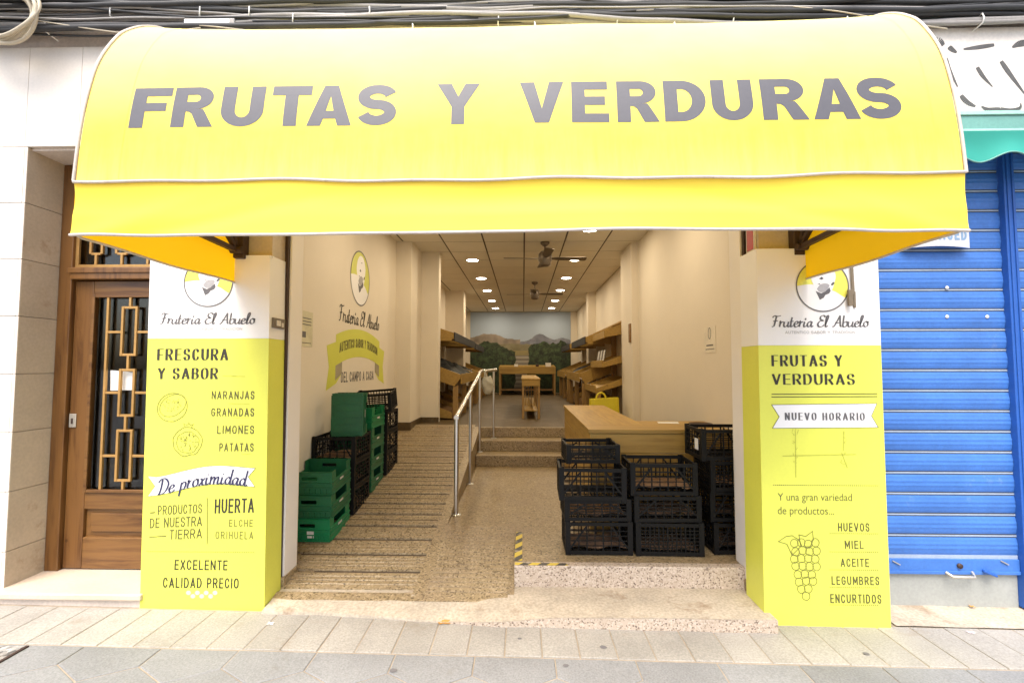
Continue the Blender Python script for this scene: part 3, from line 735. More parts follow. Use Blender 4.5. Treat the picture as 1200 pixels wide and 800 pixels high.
def val(x, t):      # hanging front strip, t=0 seam .. 1 hem
    w = .010 * t * noise.noise(Vector((x * 1.3, t * .8, 9))) + .004 * t * math.sin(x * 8.0 + 1.3)
    belly = .014 * math.sin(math.pi * min(1, t * 1.6)) * (.6 + .4 * math.sin(x * 1.9 + .5)) - .020 * t * t * min(1, (x - AX0 + .05) * 2, (AX1 + .05 - x) * 2)
    for xe, sg in ((AX0, 1), (AX1, -1)):      # slanting pulls from the two corners
        dd = (x - xe) * sg
        belly += -.010 * math.exp(-((dd - .10 - .55 * (1 - t)) / .10) ** 2) * t + .010 * math.exp(-((dd - .34 - .9 * (1 - t)) / .13) ** 2) * t
    dz = .006 * math.sin(x * 2.1 + .4) * t + .004 * noise.noise(Vector((x * 2.2, 3, t)))* t
    return Vector((x, AYF - .006 + belly + w, SEAM - .004 + seam_dz(x) * (1 - t) - (SEAM - HEM) * t + dz))
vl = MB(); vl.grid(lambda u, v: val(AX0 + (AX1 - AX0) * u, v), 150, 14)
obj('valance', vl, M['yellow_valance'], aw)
for xs_ in (-1.68, -.435, 1.655):
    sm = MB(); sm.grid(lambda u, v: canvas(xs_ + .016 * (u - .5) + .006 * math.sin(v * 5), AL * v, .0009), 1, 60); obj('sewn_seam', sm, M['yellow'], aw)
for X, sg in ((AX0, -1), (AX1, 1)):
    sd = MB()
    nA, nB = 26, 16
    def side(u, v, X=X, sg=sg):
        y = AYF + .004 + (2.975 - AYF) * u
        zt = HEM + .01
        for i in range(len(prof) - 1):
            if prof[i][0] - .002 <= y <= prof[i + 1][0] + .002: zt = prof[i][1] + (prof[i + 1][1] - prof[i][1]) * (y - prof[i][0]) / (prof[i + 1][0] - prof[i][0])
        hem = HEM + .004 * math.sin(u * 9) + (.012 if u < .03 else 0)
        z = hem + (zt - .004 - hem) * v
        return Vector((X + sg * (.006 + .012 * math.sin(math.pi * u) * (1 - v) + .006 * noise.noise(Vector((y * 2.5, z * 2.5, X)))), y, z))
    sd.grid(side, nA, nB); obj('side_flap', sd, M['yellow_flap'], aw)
    pp = MB(); pp.tube([Vector((X + sg * .008, p[0] - .002, p[1] + .002)) for p in prof[:-1]], .0065, 6)
    obj('edge_piping', pp, M['piping'], aw)
    pp = MB(); pp.tube([(X + sg * .006, 2.972, HEM + .012), (X + sg * .004, 2.968, HEM + .12), (X + sg * .006, 2.972, HEM + .32)], .007, 6); obj('edge_piping', pp, M['piping'], aw)
    pp = MB(); pp.tube([side(i / 24, 0) + Vector((0, 0, -.003)) for i in range(25)], .006, 6); obj('hem_piping', pp, M['piping'], aw)
sp_ = MB(); sp_.tube([val(AX0 + (AX1 - AX0) * i / 120, 0) + Vector((0, -.004, .004)) for i in range(121)], .0065, 8)
obj('seam_piping', sp_, M['piping'], aw)
sp_ = MB(); sp_.tube([val(AX0 + (AX1 - AX0) * i / 120, 1) + Vector((0, -.001, -.003)) for i in range(121)], .0062, 6)
obj('hem_piping', sp_, M['piping'], aw)
# iron frame behind the canvas: wall bracket, hinged arms, front bars
for X, sg in ((AX0 + .028, 1), (AX1 - .028, -1)):
    br = MB(); br.box(X - .03, X + .034, 2.92, 2.988, 2.19, 2.50); br.tube([(X - .03, 2.9, 2.235), (X + .045, 2.9, 2.235)], .022, 10)
    obj('bracket', br, M['iron'], aw, .004)
    ar = MB(); ar.bar((X, 2.90, 2.235), (X, 1.90, 2.272), .028, .028); obj('frame_arm', ar, M['iron'], aw)
    ar = MB(); ar.bar((X, 2.90, 2.245), (X, 2.06, 2.93), .026, .026); obj('frame_arm', ar, M['iron'], aw)
    ar = MB(); ar.bar((X, 2.90, 2.26), (X, 2.5, 3.24), .026, .026); obj('frame_arm', ar, M['iron'], aw)
for (y, z) in ((1.895, 2.268), (2.07, 2.95), (2.52, 3.26)):
    b = MB(); b.tube([(AX0 + .03, y, z), (AX1 - .03, y, z)], .014, 8); obj('frame_bar', b, M['iron'], aw)
# lettering, each glyph placed from its measured span on the canvas
s_at = lambda z: min(range(len(prof)), key=lambda i: abs(prof[i][1] - z))
glyphs = [('FRUTAS', [(152, 197.6), (201, 250.5), (258, 308), (316.5, 363), (359.5, 412), (418, 464)]), ('Y', [(511, 562)]),
          ('VERDURAS', [(609, 661), (670, 714), (723.5, 773), (779, 828), (835, 883.5), (893.5, 948), (953, 1008), (1007.5, 1057)])]
SB, ST = .236, .428      # arc length of the base line and the cap line
for word, spans in glyphs:
    lt = MB()
    for ch, (pa, pb) in zip(word, spans):
        xa, xb = at(pa, 128, 1.885).x, at(pb, 128, 1.885).x
        heavy(lt, ch, xa, xb, SB, ST, canvas, .0011)
    obj('lettering', lt, M['letter_grey'], aw)
# hanging strap with its buckle, right end
sp2 = thing('awning_strap', 'olive webbing strap with a buckle hanging from the awning over the right sign', 'strap', (2.1, 2.93, 2.1))
m = MB(); a = at(996, 297, 2.90); b = at(1000, 345, 2.915); m.bar(a + Vector((0, 0, .35)), b, .017, .004, Vector((0, 1, 0))); obj('webbing', m, M['strap'], sp2)
m = MB(); p = at(996, 350, 2.905); m.box(p.x - .014, p.x + .014, p.y - .012, p.y + .006, p.z - .045, p.z + .055); p2 = at(1001, 351, 2.92); m.box(p2.x - .006, p2.x + .008, p2.y - .006, p2.y + .004, p2.z - .05, p2.z + .05); obj('buckle', m, M['strap'], sp2, .003)

# ------------------------------------------------------------------ sign boxes round the two pillars
def blob(cx, cz, rx, rz, rot=0, n=40, jit=.02, seed=0):
    return [(cx + (math.cos(R(a)) * rx * math.cos(rot) - math.sin(R(a)) * rz * math.sin(rot)) * (1 + jit * noise.noise(Vector((math.cos(R(a)) * 2, math.sin(R(a)) * 2, seed)))),
             cz + (math.cos(R(a)) * rx * math.sin(rot) + math.sin(R(a)) * rz * math.cos(rot)) * (1 + jit * noise.noise(Vector((math.cos(R(a)) * 2, math.sin(R(a)) * 2, seed))))) for a in [360 * i / n for i in range(n + 1)]]
def emblem(parent, cx, cz, r, place, k=1):
    e = MB(); flat(e, [(cx + r * math.cos(R(a)), cz + r * math.sin(R(a))) for a in range(0, 360, 8)], place, .0012)
    eo = obj('emblem', e, M['emblem_yellow'] if k else M['lime2'], parent)
    def P(l): return [(cx + a * r, cz + b * r) for a, b in l]
    w = MB()
    flat(w, P(spl([(-.99, .0), (-.55, .06), (-.30, .02), (-.1, -.3), (.35, -.18), (.78, -.42), (.87, -.46)]) + [(math.cos(R(a)), math.sin(R(a))) for a in range(-35, -181, -8)]), place, .0018)
    flat(w, P(spl([(-.34, .05), (-.42, .3), (-.30, .66), (.0, .86), (.34, .78), (.52, .45), (.46, .1), (.3, -.25), (-.1, -.36), (-.3, -.1), (-.34, .05)], 4)), place, .0021)
    obj('portrait', w, M['white_board'], eo)
    w = MB()
    flat(w, P([(-.27, -.20), (-.06, -.29), (.10, -.22), (.27, -.06), (.31, -.2), (.25, -.30), (.10, -.36), (.03, -.47), (-.12, -.55), (-.19, -.38)]), place, .0025); flat(w, P(blob(.40, .08, .09, .045, .8, 12, .0)[:-1]), place, .0025)
    flat(w, P([(-.12, .28), (-.02, .36), (.06, .29), (-.02, .24)]), place, .0026); flat(w, P([(.02, .60), (.16, .64), (.12, .58)]), place, .0026)
    flat(w, P([(-.2, .06), (-.1, .10), (-.08, .05)]), place, .0026)
    obj('portrait_marks', w, M['grey_print'], eo)
    w = MB(); flat(w, P(spl([(-.22, -.12), (-.08, .05), (.12, .10), (.27, .03), (.2, -.12), (.05, -.24), (-.12, -.24), (-.22, -.12)], 4)), place, .0023); obj('beard', w, M['print_mid'], eo)
    w = MB(); ring(w, cx, cz, r, r * .045, place, .003); obj('emblem_ring', w, M['grey_print'], eo)
    return eo
def sign_box(t, x0, x1, yf, yb, z0, z1, zs, inner, lean=0.0):
    """upright board folded round a pillar: lime below, white above; inner=+1 when the inner side faces right"""
    th_ = .016
    def panel(name, xa, xb, za, zb, m):
        b = MB(); b.box(xa, xb, yf, yf + th_, za, zb)
        for v in b.v: v.x += lean * (v.z - z0) / (z1 - z0)
        return obj(name, b, m, t)
    panel('lime_panel', x0, x1, z0, zs - .0006, M['lime']); panel('white_panel', x0, x1, zs + .0006, z1, M['white_board'])
    for (xa, nm) in ((x1 - th_, 'inner' if inner > 0 else 'outer'), (x0, 'outer' if inner > 0 else 'inner')):
        for za, zb, mm in ((z0, zs - .0006, M['lime']), (zs + .0006, z1, M['white_board'])):
            b = MB(); b.box(xa, xa + th_, yf + th_ + .0004, yb, za, zb)
            for v in b.v: v.x += lean * (v.z - z0) / (z1 - z0)
            obj('side_panel', b, mm, t)
    b = MB(); b.box(x0 + th_, x1 - th_, yf + th_ + .001, 2.992, z1 - .014, z1 - .002); obj('top_cap', b, M['white_board'], t)

def rect(px0, px1, pyb, pyt, Y):
    a = at(px0, pyb, Y); b = at(px1, pyt, Y); return a.x, b.x, a.z, b.z
# left sign
YL = 2.955
t = thing('sign_panel', 'lime and white board reading FRESCURA Y SABOR on the left pillar beside the wooden door', 'sign', (-2.0, YL, 0))
sign_box(t, -2.392, -1.605, YL, 3.150, -.028, at(315, 299, YL).z, at(240, 396.5, YL).z, 1, -.024)
PL = lambda u, v, l: Vector((u, YL - l, v))
def W(t, mat, txt, px0, px1, pyb, pyt, Y, place, **k):
    m = MB(); x0, x1, z0, z1 = rect(px0, px1, pyb, pyt, Y)
    for w, a, b in words(txt, x0, x1, lambda c: G[c][0], k.get('gap', .16)): m = MB(); write(m, w, a, b, z0, z1, place, **k); obj('lettering', m, M[mat], t)
def Scr(t, mat, txt, px0, px1, pyb, pyt, Y, place, **k):
    m = MB(); x0, x1, z0, z1 = rect(px0, px1, pyb, pyt, Y)
    for w, a, b in words(txt, x0, x1, lambda c: S_[c][0], 0): m = MB(); script(m, w, a, b, z0, z1, place, **k); obj('lettering', m, M[mat], t)
c = at(244.5, 330.5, YL); emblem(t, c.x, c.z, .158, PL)
Scr(t, 'grey_print', "Fruteri'a El Abuelo", 187, 299, 379.5, 366.5, YL, PL, thick=.17, thin=.06)
W(t, 'ink_pale', 'AUTENTICO SABOR Y TRADICION', 203, 284, 387, 383.5, YL, PL, thick=.16)
W(t, 'ink', 'FRESCURA', 184, 268, 422, 408.5, YL, PL, thick=.235, thin=.05, gap=.2)
W(t, 'ink', 'Y SABOR', 184.5, 256, 444, 431, YL, PL, thick=.235, thin=.05, gap=.2)
for txt, a_, b_, y0_, y1_ in (('NARANJAS', 248, 298.5, 467.5, 458), ('GRANADAS', 247.5, 298, 487.5, 478), ('LIMONES', 254.5, 298, 508, 498.5), ('PATATAS', 257, 297.5, 528.5, 519)):
    W(t, 'ink_soft', txt, a_, b_, y0_, y1_, YL, PL, thick=.13, gap=.34)
# cut citrus and pomegranate line drawings
m = MB(); c = at(202, 477, YL)
line(m, blob(c.x, c.z, .098, .088, .4), .0045, PL); line(m, blob(c.x + .003, c.z + .012, .09, .064, .5), .0036, PL, .0017)
for i in range(34):
    a = rnd.uniform(0, 6.28); rr = rnd.uniform(.2, .9); x_, z_ = c.x + .003 + .075 * rr * math.cos(a), c.z + .012 + .05 * rr * math.sin(a)
    line(m, [(x_, z_), (x_ + rnd.uniform(-.01, .01), z_ + rnd.uniform(.002, .01))], .0034, PL, .0019)
obj('fruit_drawing', m, M['ink_line'], t)
m = MB(); c = at(220, 517, YL)
line(m, blob(c.x, c.z, .094, .09, 0, jit=.1), .0045, PL)
line(m, [(c.x - .02, c.z + .088), (c.x - .03, c.z + .112), (c.x - .008, c.z + .1), (c.x + .004, c.z + .118), (c.x + .012, c.z + .1), (c.x + .034, c.z + .11), (c.x + .02, c.z + .086)], .003, PL, .0017)
line(m, blob(c.x, c.z - .005, .072, .066, 0, jit=.14, seed=3), .0034, PL, .0018)
for i in range(46):
    a = rnd.uniform(0, 6.28); rr = rnd.uniform(.1, .95); x_, z_ = c.x + .062 * rr * math.cos(a), c.z - .005 + .056 * rr * math.sin(a)
    line(m, [(x_, z_), (x_ + .011 * math.cos(a), z_ + .011 * math.sin(a))], .0036, PL, .0019 + .0001 * (i % 3))
obj('fruit_drawing', m, M['ink_line'], t)
# waving ribbon with handwriting
def wavef(u):
    k = (u - rect(173, 300, 560, 560, YL)[0]) / .68; return .022 * math.sin((k - .30) * 2 * math.pi * .85) + .055 * (k - .5)
x0, x1, z0, z1 = rect(173.5, 299.5, 572, 551, YL)
m = MB(); n = 40
up = [(x0 + (x1 - x0) * i / n, z1 + wavef(x0 + (x1 - x0) * i / n)) for i in range(n + 1)]; lo = [(p[0], p[1] - (z1 - z0)) for p in up]
mid0 = (x0 + .045, (up[3][1] + lo[3][1]) / 2); mid1 = (x1 - .045, (up[-4][1] + lo[-4][1]) / 2)
up[0] = (up[0][0] - .004, up[0][1] + .012); 
for i in range(n): flat(m, [lo[i], lo[i + 1], up[i + 1], up[i]], PL, .0012) if 3 <= i < n - 3 else None
for seg in (0, 1, 2):
    k = seg / 3; k2 = (seg + 1) / 3
    a0 = lo[0][0] + (mid0[0] - lo[0][0]) * k
for (L0, U0, Mi, L1, U1) in ((lo[0], up[0], mid0, lo[3], up[3]), (lo[-1], up[-1], mid1, lo[-4], up[-4])):
    flat(m, [U0, Mi, U1], PL, .0012); flat(m, [L0, L1, Mi], PL, .0012); flat(m, [Mi, L1, U1], PL, .0012) 
rb = obj('ribbon', m, M['white_board'], t)
m = MB()
line(m, [up[0]] + up[3:-3] + [up[-1], mid1, lo[-1]] + lo[3:-3][::-1] + [lo[0], mid0, up[0]], .003, PL, .0022); obj('ribbon_outline', m, M['ink_line'], rb)
m = MB(); xa, xb, za, zb = rect(184, 289, 573, 554.5, YL); script(m, 'De proximidad', xa, xb, za + .018, zb + .012, PL, .135, .045, lift=.003, wave=lambda u: wavef(u) * 1.0 - .012); obj('lettering', m, M['ink_navy'], rb)
def tilt(slope, x_ref): return lambda u, v, l: Vector((u, YL - l, v + slope * (u - x_ref)))
xr = at(205, 600, YL).x
W(t, 'ink_soft', 'PRODUCTOS', 185, 237, 602, 591.5, YL, tilt(.05, xr), thick=.11, gap=.22)
W(t, 'ink_soft', 'DE NUESTRA', 175.5, 237, 617, 606, YL, tilt(.05, xr), thick=.11, gap=.22)
W(t, 'ink_soft', 'TIERRA', 198.5, 237, 631.5, 620.5, YL, tilt(.05, xr), thick=.11, gap=.22)
W(t, 'ink', 'HUERTA', 251.5, 298, 601.5, 585, YL, tilt(.03, xr + .2), thick=.12, gap=.22)
W(t, 'ink_line', 'ELCHE', 268.5, 296.5, 616.5, 608.5, YL, PL, thick=.12, gap=.4)
W(t, 'ink_line', 'ORIHUELA', 252.5, 297, 631, 622.5, YL, PL, thick=.12, gap=.4)
m = MB()
for (a_, b_, c_, d_, w_) in ((176, 600.5, 182, 600, .006), (175, 629, 195, 627.5, .005), (243, 583, 243, 637, .004)):
    p, q = at(a_, b_, YL), at(c_, d_, YL); line(m, [(p.x, p.z), (q.x, q.z)], w_, PL)
obj('rule_line', m, M['ink_soft'], t)
m = MB(); p, q = at(172, 645.5, YL), at(299, 646, YL); dotted(m, p.x, q.x, p.z, PL); obj('dotted_line', m, M['ink_line'], t)
W(t, 'ink', 'EXCELENTE', 204.5, 267, 667, 656, YL, PL, thick=.125, gap=.3)
W(t, 'ink', 'CALIDAD PRECIO', 191, 280, 688, 677, YL, PL, thick=.125, gap=.3)
m = MB()
for k in range(7):
    c = at(221 + k * 5.2, 694 + (k % 2) * 4, YL); flat(m, [(c.x + .016 * math.cos(R(a)), c.z + .014 * math.sin(R(a))) for a in range(0, 360, 40)], PL, .0012 + k * .0001)
obj('faint_print', m, plain('pale_lime_print', (.80, .82, .48), .6, bmp=0), t)
m = MB(); a = at(176, 420, YL)
for k in range(14): line(m, [(a.x - .012, a.z - k * .016), (a.x - .008, a.z - k * .016 + .005)], .006, PL)
obj('faint_print', m, M['ink_ghost'], t)
m = MB()
for k in range(9):
    p = at(rnd.uniform(250, 298), rnd.uniform(424, 540), YL); q = p + Vector((rnd.uniform(.03, .14), 0, rnd.uniform(-.004, .004)))
    line(m, [(p.x, p.z), (min(q.x, -1.63), q.z)], .003, PL)
obj('scratch', m, M['ink_ghost'], t)
# small metal intercom plate on the inner side of the left sign
t = thing('wall_plate', 'small grey metal plate on the inner side of the left sign', 'plate', (-1.61, 3.06, 1.77))
p0 = at(326, 379, 3.06); m = MB(); m.box(-1.626, -1.611, 2.985, 3.135, p0.z - .033, p0.z + .033); obj('plate', m, plain('bronze_plate', (.16, .13, .1), .5), t, .003)
m = MB(); m.box(-1.6115, -1.607, 3.02, 3.07, p0.z - .018, p0.z + .018); m.box(-1.6115, -1.608, 3.085, 3.11, p0.z - .022, p0.z + .006); obj('plate_print', m, M['sticker'], t)

# right sign
YR = 2.925
t = thing('sign_panel', 'lime and white board reading FRUTAS Y VERDURAS on the right pillar beside the blue shutter', 'sign', (1.85, YR, 0))
sign_box(t, at(896, 729, YR).x, at(1044, 728, YR).x, YR, 3.150, -.055, at(888, 291.5, YR).z, at(950, 404.5, YR).z, -1, .012)
PR = lambda u, v, l: Vector((u, YR - l, v))
c = at(963.5, 335, YR); emblem(t, c.x, c.z, .158, PR)
Scr(t, 'grey_print', "Fruteri'a El Abuelo", 903.5, 1017, 383, 369.5, YR, PR, thick=.17, thin=.06)
W(t, 'ink_pale', 'AUTENTICO SABOR Y TRADICION', 920, 1002, 391, 387.5, YR, PR, thick=.16)
W(t, 'ink', 'FRUTAS Y', 904, 987, 429, 416, YR, PR, thick=.235, thin=.05, gap=.2)
W(t, 'ink', 'VERDURAS', 904.5, 1001.5, 450.5, 438, YR, PR, thick=.235, thin=.05, gap=.2)
m = MB()
for y_ in (461.7, 465): p, q = at(904, y_, YR), at(1028, y_ - .6, YR); line(m, [(p.x, p.z), (q.x, q.z)], .005, PR)
obj('rule_line', m, M['ink_soft'], t)
pts = [at(a_, b_, YR) for a_, b_ in ((904, 474), (1027.5, 472.5), (1021, 487), (1029, 500.5), (905, 501.5), (913, 488))]
pts = [(p.x, p.z) for p in pts]; m = MB()
for tri in ((0, 1, 2, 5), (5, 2, 3, 4)): flat(m, [pts[i] for i in tri], PR, .0012)
rb = obj('ribbon', m, M['white_board'], t)
m = MB(); line(m, pts + [pts[0]], .003, PR, .0022); obj('ribbon_outline', m, M['ink_soft'], rb)
m = MB(); x0, x1, z0, z1 = rect(919.5, 1013, 492, 483.5, YR); 
for w, a, b in words('NUEVO HORARIO', x0, x1, lambda c: G[c][0], .3): m = MB(); write(m, w, a, b, z0, z1, PR, .24, .06, gap=.3, lift=.0025); obj('lettering', m, M['grey_print'], rb)
m = MB()
for (a_, b_, c_, d_) in ((932, 505, 932.5, 559), (989, 505, 988, 528), (986, 530, 993, 548), (917, 534, 1003, 532)):
    p, q = at(a_, b_, YR), at(c_, d_, YR); line(m, [(p.x, p.z), (q.x, q.z)], .005, PR)
for k in range(26):
    p = at(rnd.choice((932, 988)) + rnd.uniform(-4, 4), rnd.uniform(505, 548), YR); line(m, [(p.x, p.z), (p.x + rnd.uniform(-.02, .02), p.z + rnd.uniform(.005, .02))], .003, PR, .0017)
obj('scratch', m, M['ink_ghost'], t)
m = MB(); p, q = at(906, 568, YR), at(1030, 567.5, YR); dotted(m, p.x, q.x, p.z, PR); obj('dotted_line', m, M['ink_soft'], t)
def typed(t, mat, txt, px0, px1, pyb, pyt, Y, place):
    cu = bpy.data.curves.new('text', 'FONT'); cu.body = txt; cu.size = 1; cu.offset = -.004; to = bpy.data.objects.new('text', cu); col.objects.link(to)
    dg = bpy.context.evaluated_depsgraph_get(); me = bpy.data.meshes.new_from_object(to.evaluated_get(dg)); bpy.data.objects.remove(to); bpy.data.curves.remove(cu)
    xs = [v.co.x for v in me.vertices]; w = max(xs) - min(xs); x0, x1, z0, z1 = rect(px0, px1, pyb, pyt, Y); k = (x1 - x0) / w; kz = (z1 - z0) / .72
    m = MB(); m.add([place(x0 + (v.co.x - min(xs)) * k, z0 + v.co.y * kz, .0015) for v in me.vertices], [tuple(p.vertices) for p in me.polygons])
    bpy.data.meshes.remove(me); return obj('lettering', m, M[mat], t)
typed(t, 'ink_soft', 'Y una gran variedad', 911.5, 998, 586, 577.5, YR, PR)
typed(t, 'ink_soft', 'de productos...', 911.5, 977, 602, 593, YR, PR)
for txt, a_, b_, y0_, y1_ in (('HUEVOS', 982, 1018.5, 622, 612.5), ('MIEL', 990, 1011.5, 642.5, 633), ('ACEITE', 985, 1018, 663.5, 654), ('LEGUMBRES', 974.5, 1030, 684.5, 675), ('ENCURTIDOS', 973, 1032.5, 706, 696)):
    W(t, 'ink_soft', txt, a_, b_, y0_, y1_, YR, PR, thick=.135, gap=.32)
m = MB()
for y_ in (624.5, 646, 667, 687.5, 708): m = MB(); p, q = at(972, y_, YR), at(1030, y_ - .4, YR); dotted(m, p.x, q.x, p.z, PR); obj('dotted_line', m, M['ink_soft'], t)
m = MB()
rows = [(632, 4), (641, 4), (650, 4), (659, 4), (668, 3), (677, 3), (685, 2), (693, 1)]
for j, (y_, n) in enumerate(rows):
    for i in range(n):
        c = at(943 + (i - (n - 1) / 2) * 8.2 + (j % 2) * 1.5, y_ + 4 + rnd.uniform(-1, 1), YR)
        line(m, blob(c.x, c.z, .023, .024, 0, 14, .1, i + j), .0042, PR, .0014 + .0001 * ((i + 3 * j) % 5))
for leaf in ([(938, 640), (928, 650), (922, 637), (912, 634), (921, 628), (928, 627), (936, 632), (939, 638)], [(938, 638), (936, 626), (944, 628), (952, 622), (953, 632), (949, 640), (940, 640)]):
    line(m, [(at(a_, b_, YR).x, at(a_, b_, YR).z) for a_, b_ in leaf + [leaf[0]]], .0044, PR, .002)
obj('fruit_drawing', m, M['ink_line'], t)
# red sticker high on the inner side of the right pillar
t = thing('sticker', 'red and white sticker high on the inner face of the right pillar', 'sticker', (1.49, 3.08, 2.35))
q = at(873, 281, 3.07); m = MB(); m.box(1.487, 1.4985, 3.015, 3.125, q.z - .12, q.z + .13); obj('sticker_sheet', m, M['sticker'], t)
m = MB(); m.box(1.484, 1.4868, 3.03, 3.11, q.z - .07, q.z + .11); obj('sticker_print', m, M['red'], t)
# ------------------------------------------------------------------ entrance door at the left
DY = 3.30
t = thing('entrance_door', 'varnished wooden entrance door with brass grille left of the fruit shop', 'door', (-2.85, DY, .09))
def Z(py): return at(120, py, DY - .03).z
xl = -3.320; xs = -3.225; xg0, xg1 = -3.085, -2.53; xr = -2.39
m = MB(); m.box(xl, xs, DY - .05, DY + .06, .086, 2.954); m.box(xs, xr, DY - .048, DY + .06, 2.90, 2.953); m.box(xs + .001, xr, DY - .065, DY + .06, Z(328), Z(314)); m.box(xs - .015, xr, DY - .075, DY - .0655, Z(321), Z(315))
obj('frame', m, M['door_wood'], t, .005)
z0, z1 = .092, Z(329); zk = Z(577); zt = Z(345)
leaf = MB(); leaf.box(xs + .004, xg0, DY - .02, DY + .03, z0, z1); leaf.box(xg1, xr, DY - .02, DY + .03, z0, z1)
lo_ = obj('leaf', leaf, M['door_wood'], t, .006)
m = MB(); m.box(xg0 + .001, xg1 - .001, DY - .02, DY + .03, zt, z1); m.box(xg0 + .001, xg1 - .001, DY - .02, DY + .03, Z(597), zk); m.box(xg0 + .001, xg1 - .001, DY - .02, DY + .03, z0, Z(630)); m.box(xg0 + .001, xg1 - .001, DY + .002, DY + .02, Z(630) - .01, Z(597) + .01)
m.box(xg0 + .04, xg1 - .04, DY - .008, DY + .0015, Z(624), Z(602))
obj('leaf_rail', m, M['door_wood_h'], lo_, .006)
m = MB(); f = .022
m.box(xg0, xg0 + f, DY - .035, DY - .021, zk, zt); m.box(xg1 - f, xg1, DY - .035, DY - .021, zk, zt); m.box(xg0 + f, xg1 - f, DY - .0345, DY - .021, zt - f, zt); m.box(xg0 + f, xg1 - f, DY - .0345, DY - .021, zk, zk + f)
obj('glass_bead', m, M['door_wood_h'], lo_, .004)
m = MB(); m.box(xg0 + f, xg1 - f, DY + .004, DY + .010, zk + f, zt - f); obj('pane', m, M['glass'], lo_)
g = MB(); b = .0085; y0, y1 = DY - .030, DY - .012
xc = (xg0 + xg1) / 2; xb = xg0 + .115; xb2 = xg1 - .115
def vbar(x, za, zb, k=0): g.box(x - b, x + b, y0 - k, y1 - k, za, zb)
def hbar(xa, xb_, z, k=0): g.box(xa, xb_, y0 + .002 - k, y1 - .002 - k, z - b, z + b)
vbar(xb, zk + f, zt - f); vbar(xb2, zk + f, zt - f)
rects_ = [(417, 359), (488, 432), (564, 503)]; hw = .05
prev = zt - f
for (pb, pt) in rects_:
    za, zb = Z(pb), Z(pt); vbar(xc, zb, prev, .001); prev = za
    vbar(xc - hw, za, zb, .003); vbar(xc + hw, za, zb, .003); hbar(xc - hw + b, xc + hw - b, za + b, .003); hbar(xc - hw + b, xc + hw - b, zb - b, .003)
vbar(xc, zk + f, prev, .001)
for py in (389, 460, 534):
    hbar(xb + b, xc - hw - b, Z(py)); hbar(xc + hw + b, xb2 - b, Z(py)); 
obj('grille', g, M['brass'], t, .002)
g = MB()
zt0, zt1 = Z(313.5), 2.897
for x in (xs + .012, xr - .012): g.box(x - .012, x + .012, DY - .03, DY - .012, zt0, zt1)
g.box(xs + .024, xr - .024, DY - .029, DY - .013, zt0, zt0 + .022); g.box(xs + .024, xr - .024, DY - .029, DY - .013, zt1 - .02, zt1)
for k in range(6):
    x = xs + .15 + k * .19; zc = zt0 + .10 + .0
    vbar2 = lambda xx, za, zb: g.box(xx - b, xx + b, DY - .031, DY - .014, za, zb)
    vbar2(x, zt0 + .022, zc); vbar2(x - .042, zc, zc + .26); vbar2(x + .042, zc, zc + .26); vbar2(x, zc + .26, zt1 - .02)
    for zz in (zc, zc + .26): g.box(x - .042 + b, x + .042 - b, DY - .030, DY - .015, zz - b, zz + b)
obj('transom_grille', g, M['brass'], t, .002)
m = MB(); m.box(xs, xr, DY + .004, DY + .010, zt0, zt1); obj('transom_pane', m, M['glass'], t)
m = MB(); p = at(85.5, 492.5, DY - .022); m.box(p.x - .025, p.x + .025, DY - .0275, DY - .0205, p.z - .048, p.z + .048); h = obj('lock_plate', m, M['steel_plate'], t, .003)
m = MB(); m.box(p.x - .006, p.x + .004, DY - .032, DY - .028, p.z - .022, p.z + .016); obj('keyhole', m, M['iron'], h)
note = thing('notice', 'white paper notice stuck on the glass behind the brass door grille', 'notice', (-2.85, DY, 1.3))
p = at(143, 446, DY); m = MB(); m.add([(p.x - .09, DY + .001, p.z + .075), (p.x + .095, DY - .002, p.z + .06), (p.x + .09, DY, p.z - .065), (p.x - .085, DY + .002, p.z - .07)], [(0, 1, 2, 3)]); obj('sheet', m, M['paper'], note)
# lit staircase hints behind the glass
# ------------------------------------------------------------------ blue roller shutters at the right
SY = 3.175
def shutter(x0, x1, label, guide=True):
    t = thing('roller_shutter', label, 'shutter', ((x0 + x1) / 2, SY, 0), 'blue roller shutters of the next shop')
    zb, ztp = .165, 3.015; pitch_ = .1335
    m = MB(); s = MB(); z = zb + .118; mb2 = MB()
    prof_ = []
    while z < ztp:
        z2 = min(z + pitch_ - .022, ztp); h = z2 - z; pr = []
        for k in range(9):
            a = k / 8; pr.append((SY - .0075 * math.sin(math.pi * a) ** .6 - (.0022 if k in (3, 5) else 0), z + h * a))
        vs = [(xx, p[0], p[1]) for p in pr for xx in (x0, x1)]
        m.add(vs, [(2 * i, 2 * i + 1, 2 * i + 3, 2 * i + 2) for i in range(8)])
        s.box(x0, x1, SY - .0005, SY + .004, z2, z2 + .006); mb2.box(x0, x1, SY - .0035, SY + .003, z2 + .0062, z2 + .0152); s.box(x0, x1, SY - .0005, SY + .004, z2 + .0154, z + pitch_)
        z += pitch_
    obj('slats', m, M['blue'], t); obj('slot', s, M['dark'], t); obj('slot_edge', mb2, M['blue_line'], t)
    m = MB(); m.box(x0, x1, SY - .014, SY + .01, zb, zb + .094); m.box(x0, x1, SY - .020, SY - .0142, zb, zb + .022); obj('bottom_rail', m, M['blue'], t, .003)
    m = MB(); m.box(x0, x1, SY - .004, SY + .01, zb + .0945, zb + .117); obj('rail_edge', m, M['blue_line'], t)
    return t
sx1 = at(1178, 400, SY).x
t = t0_ = shutter(2.236, sx1, 'blue roller shutter with a bent handle beside the right sign')
xh = at(1127, 672, SY - .03); hm = MB()
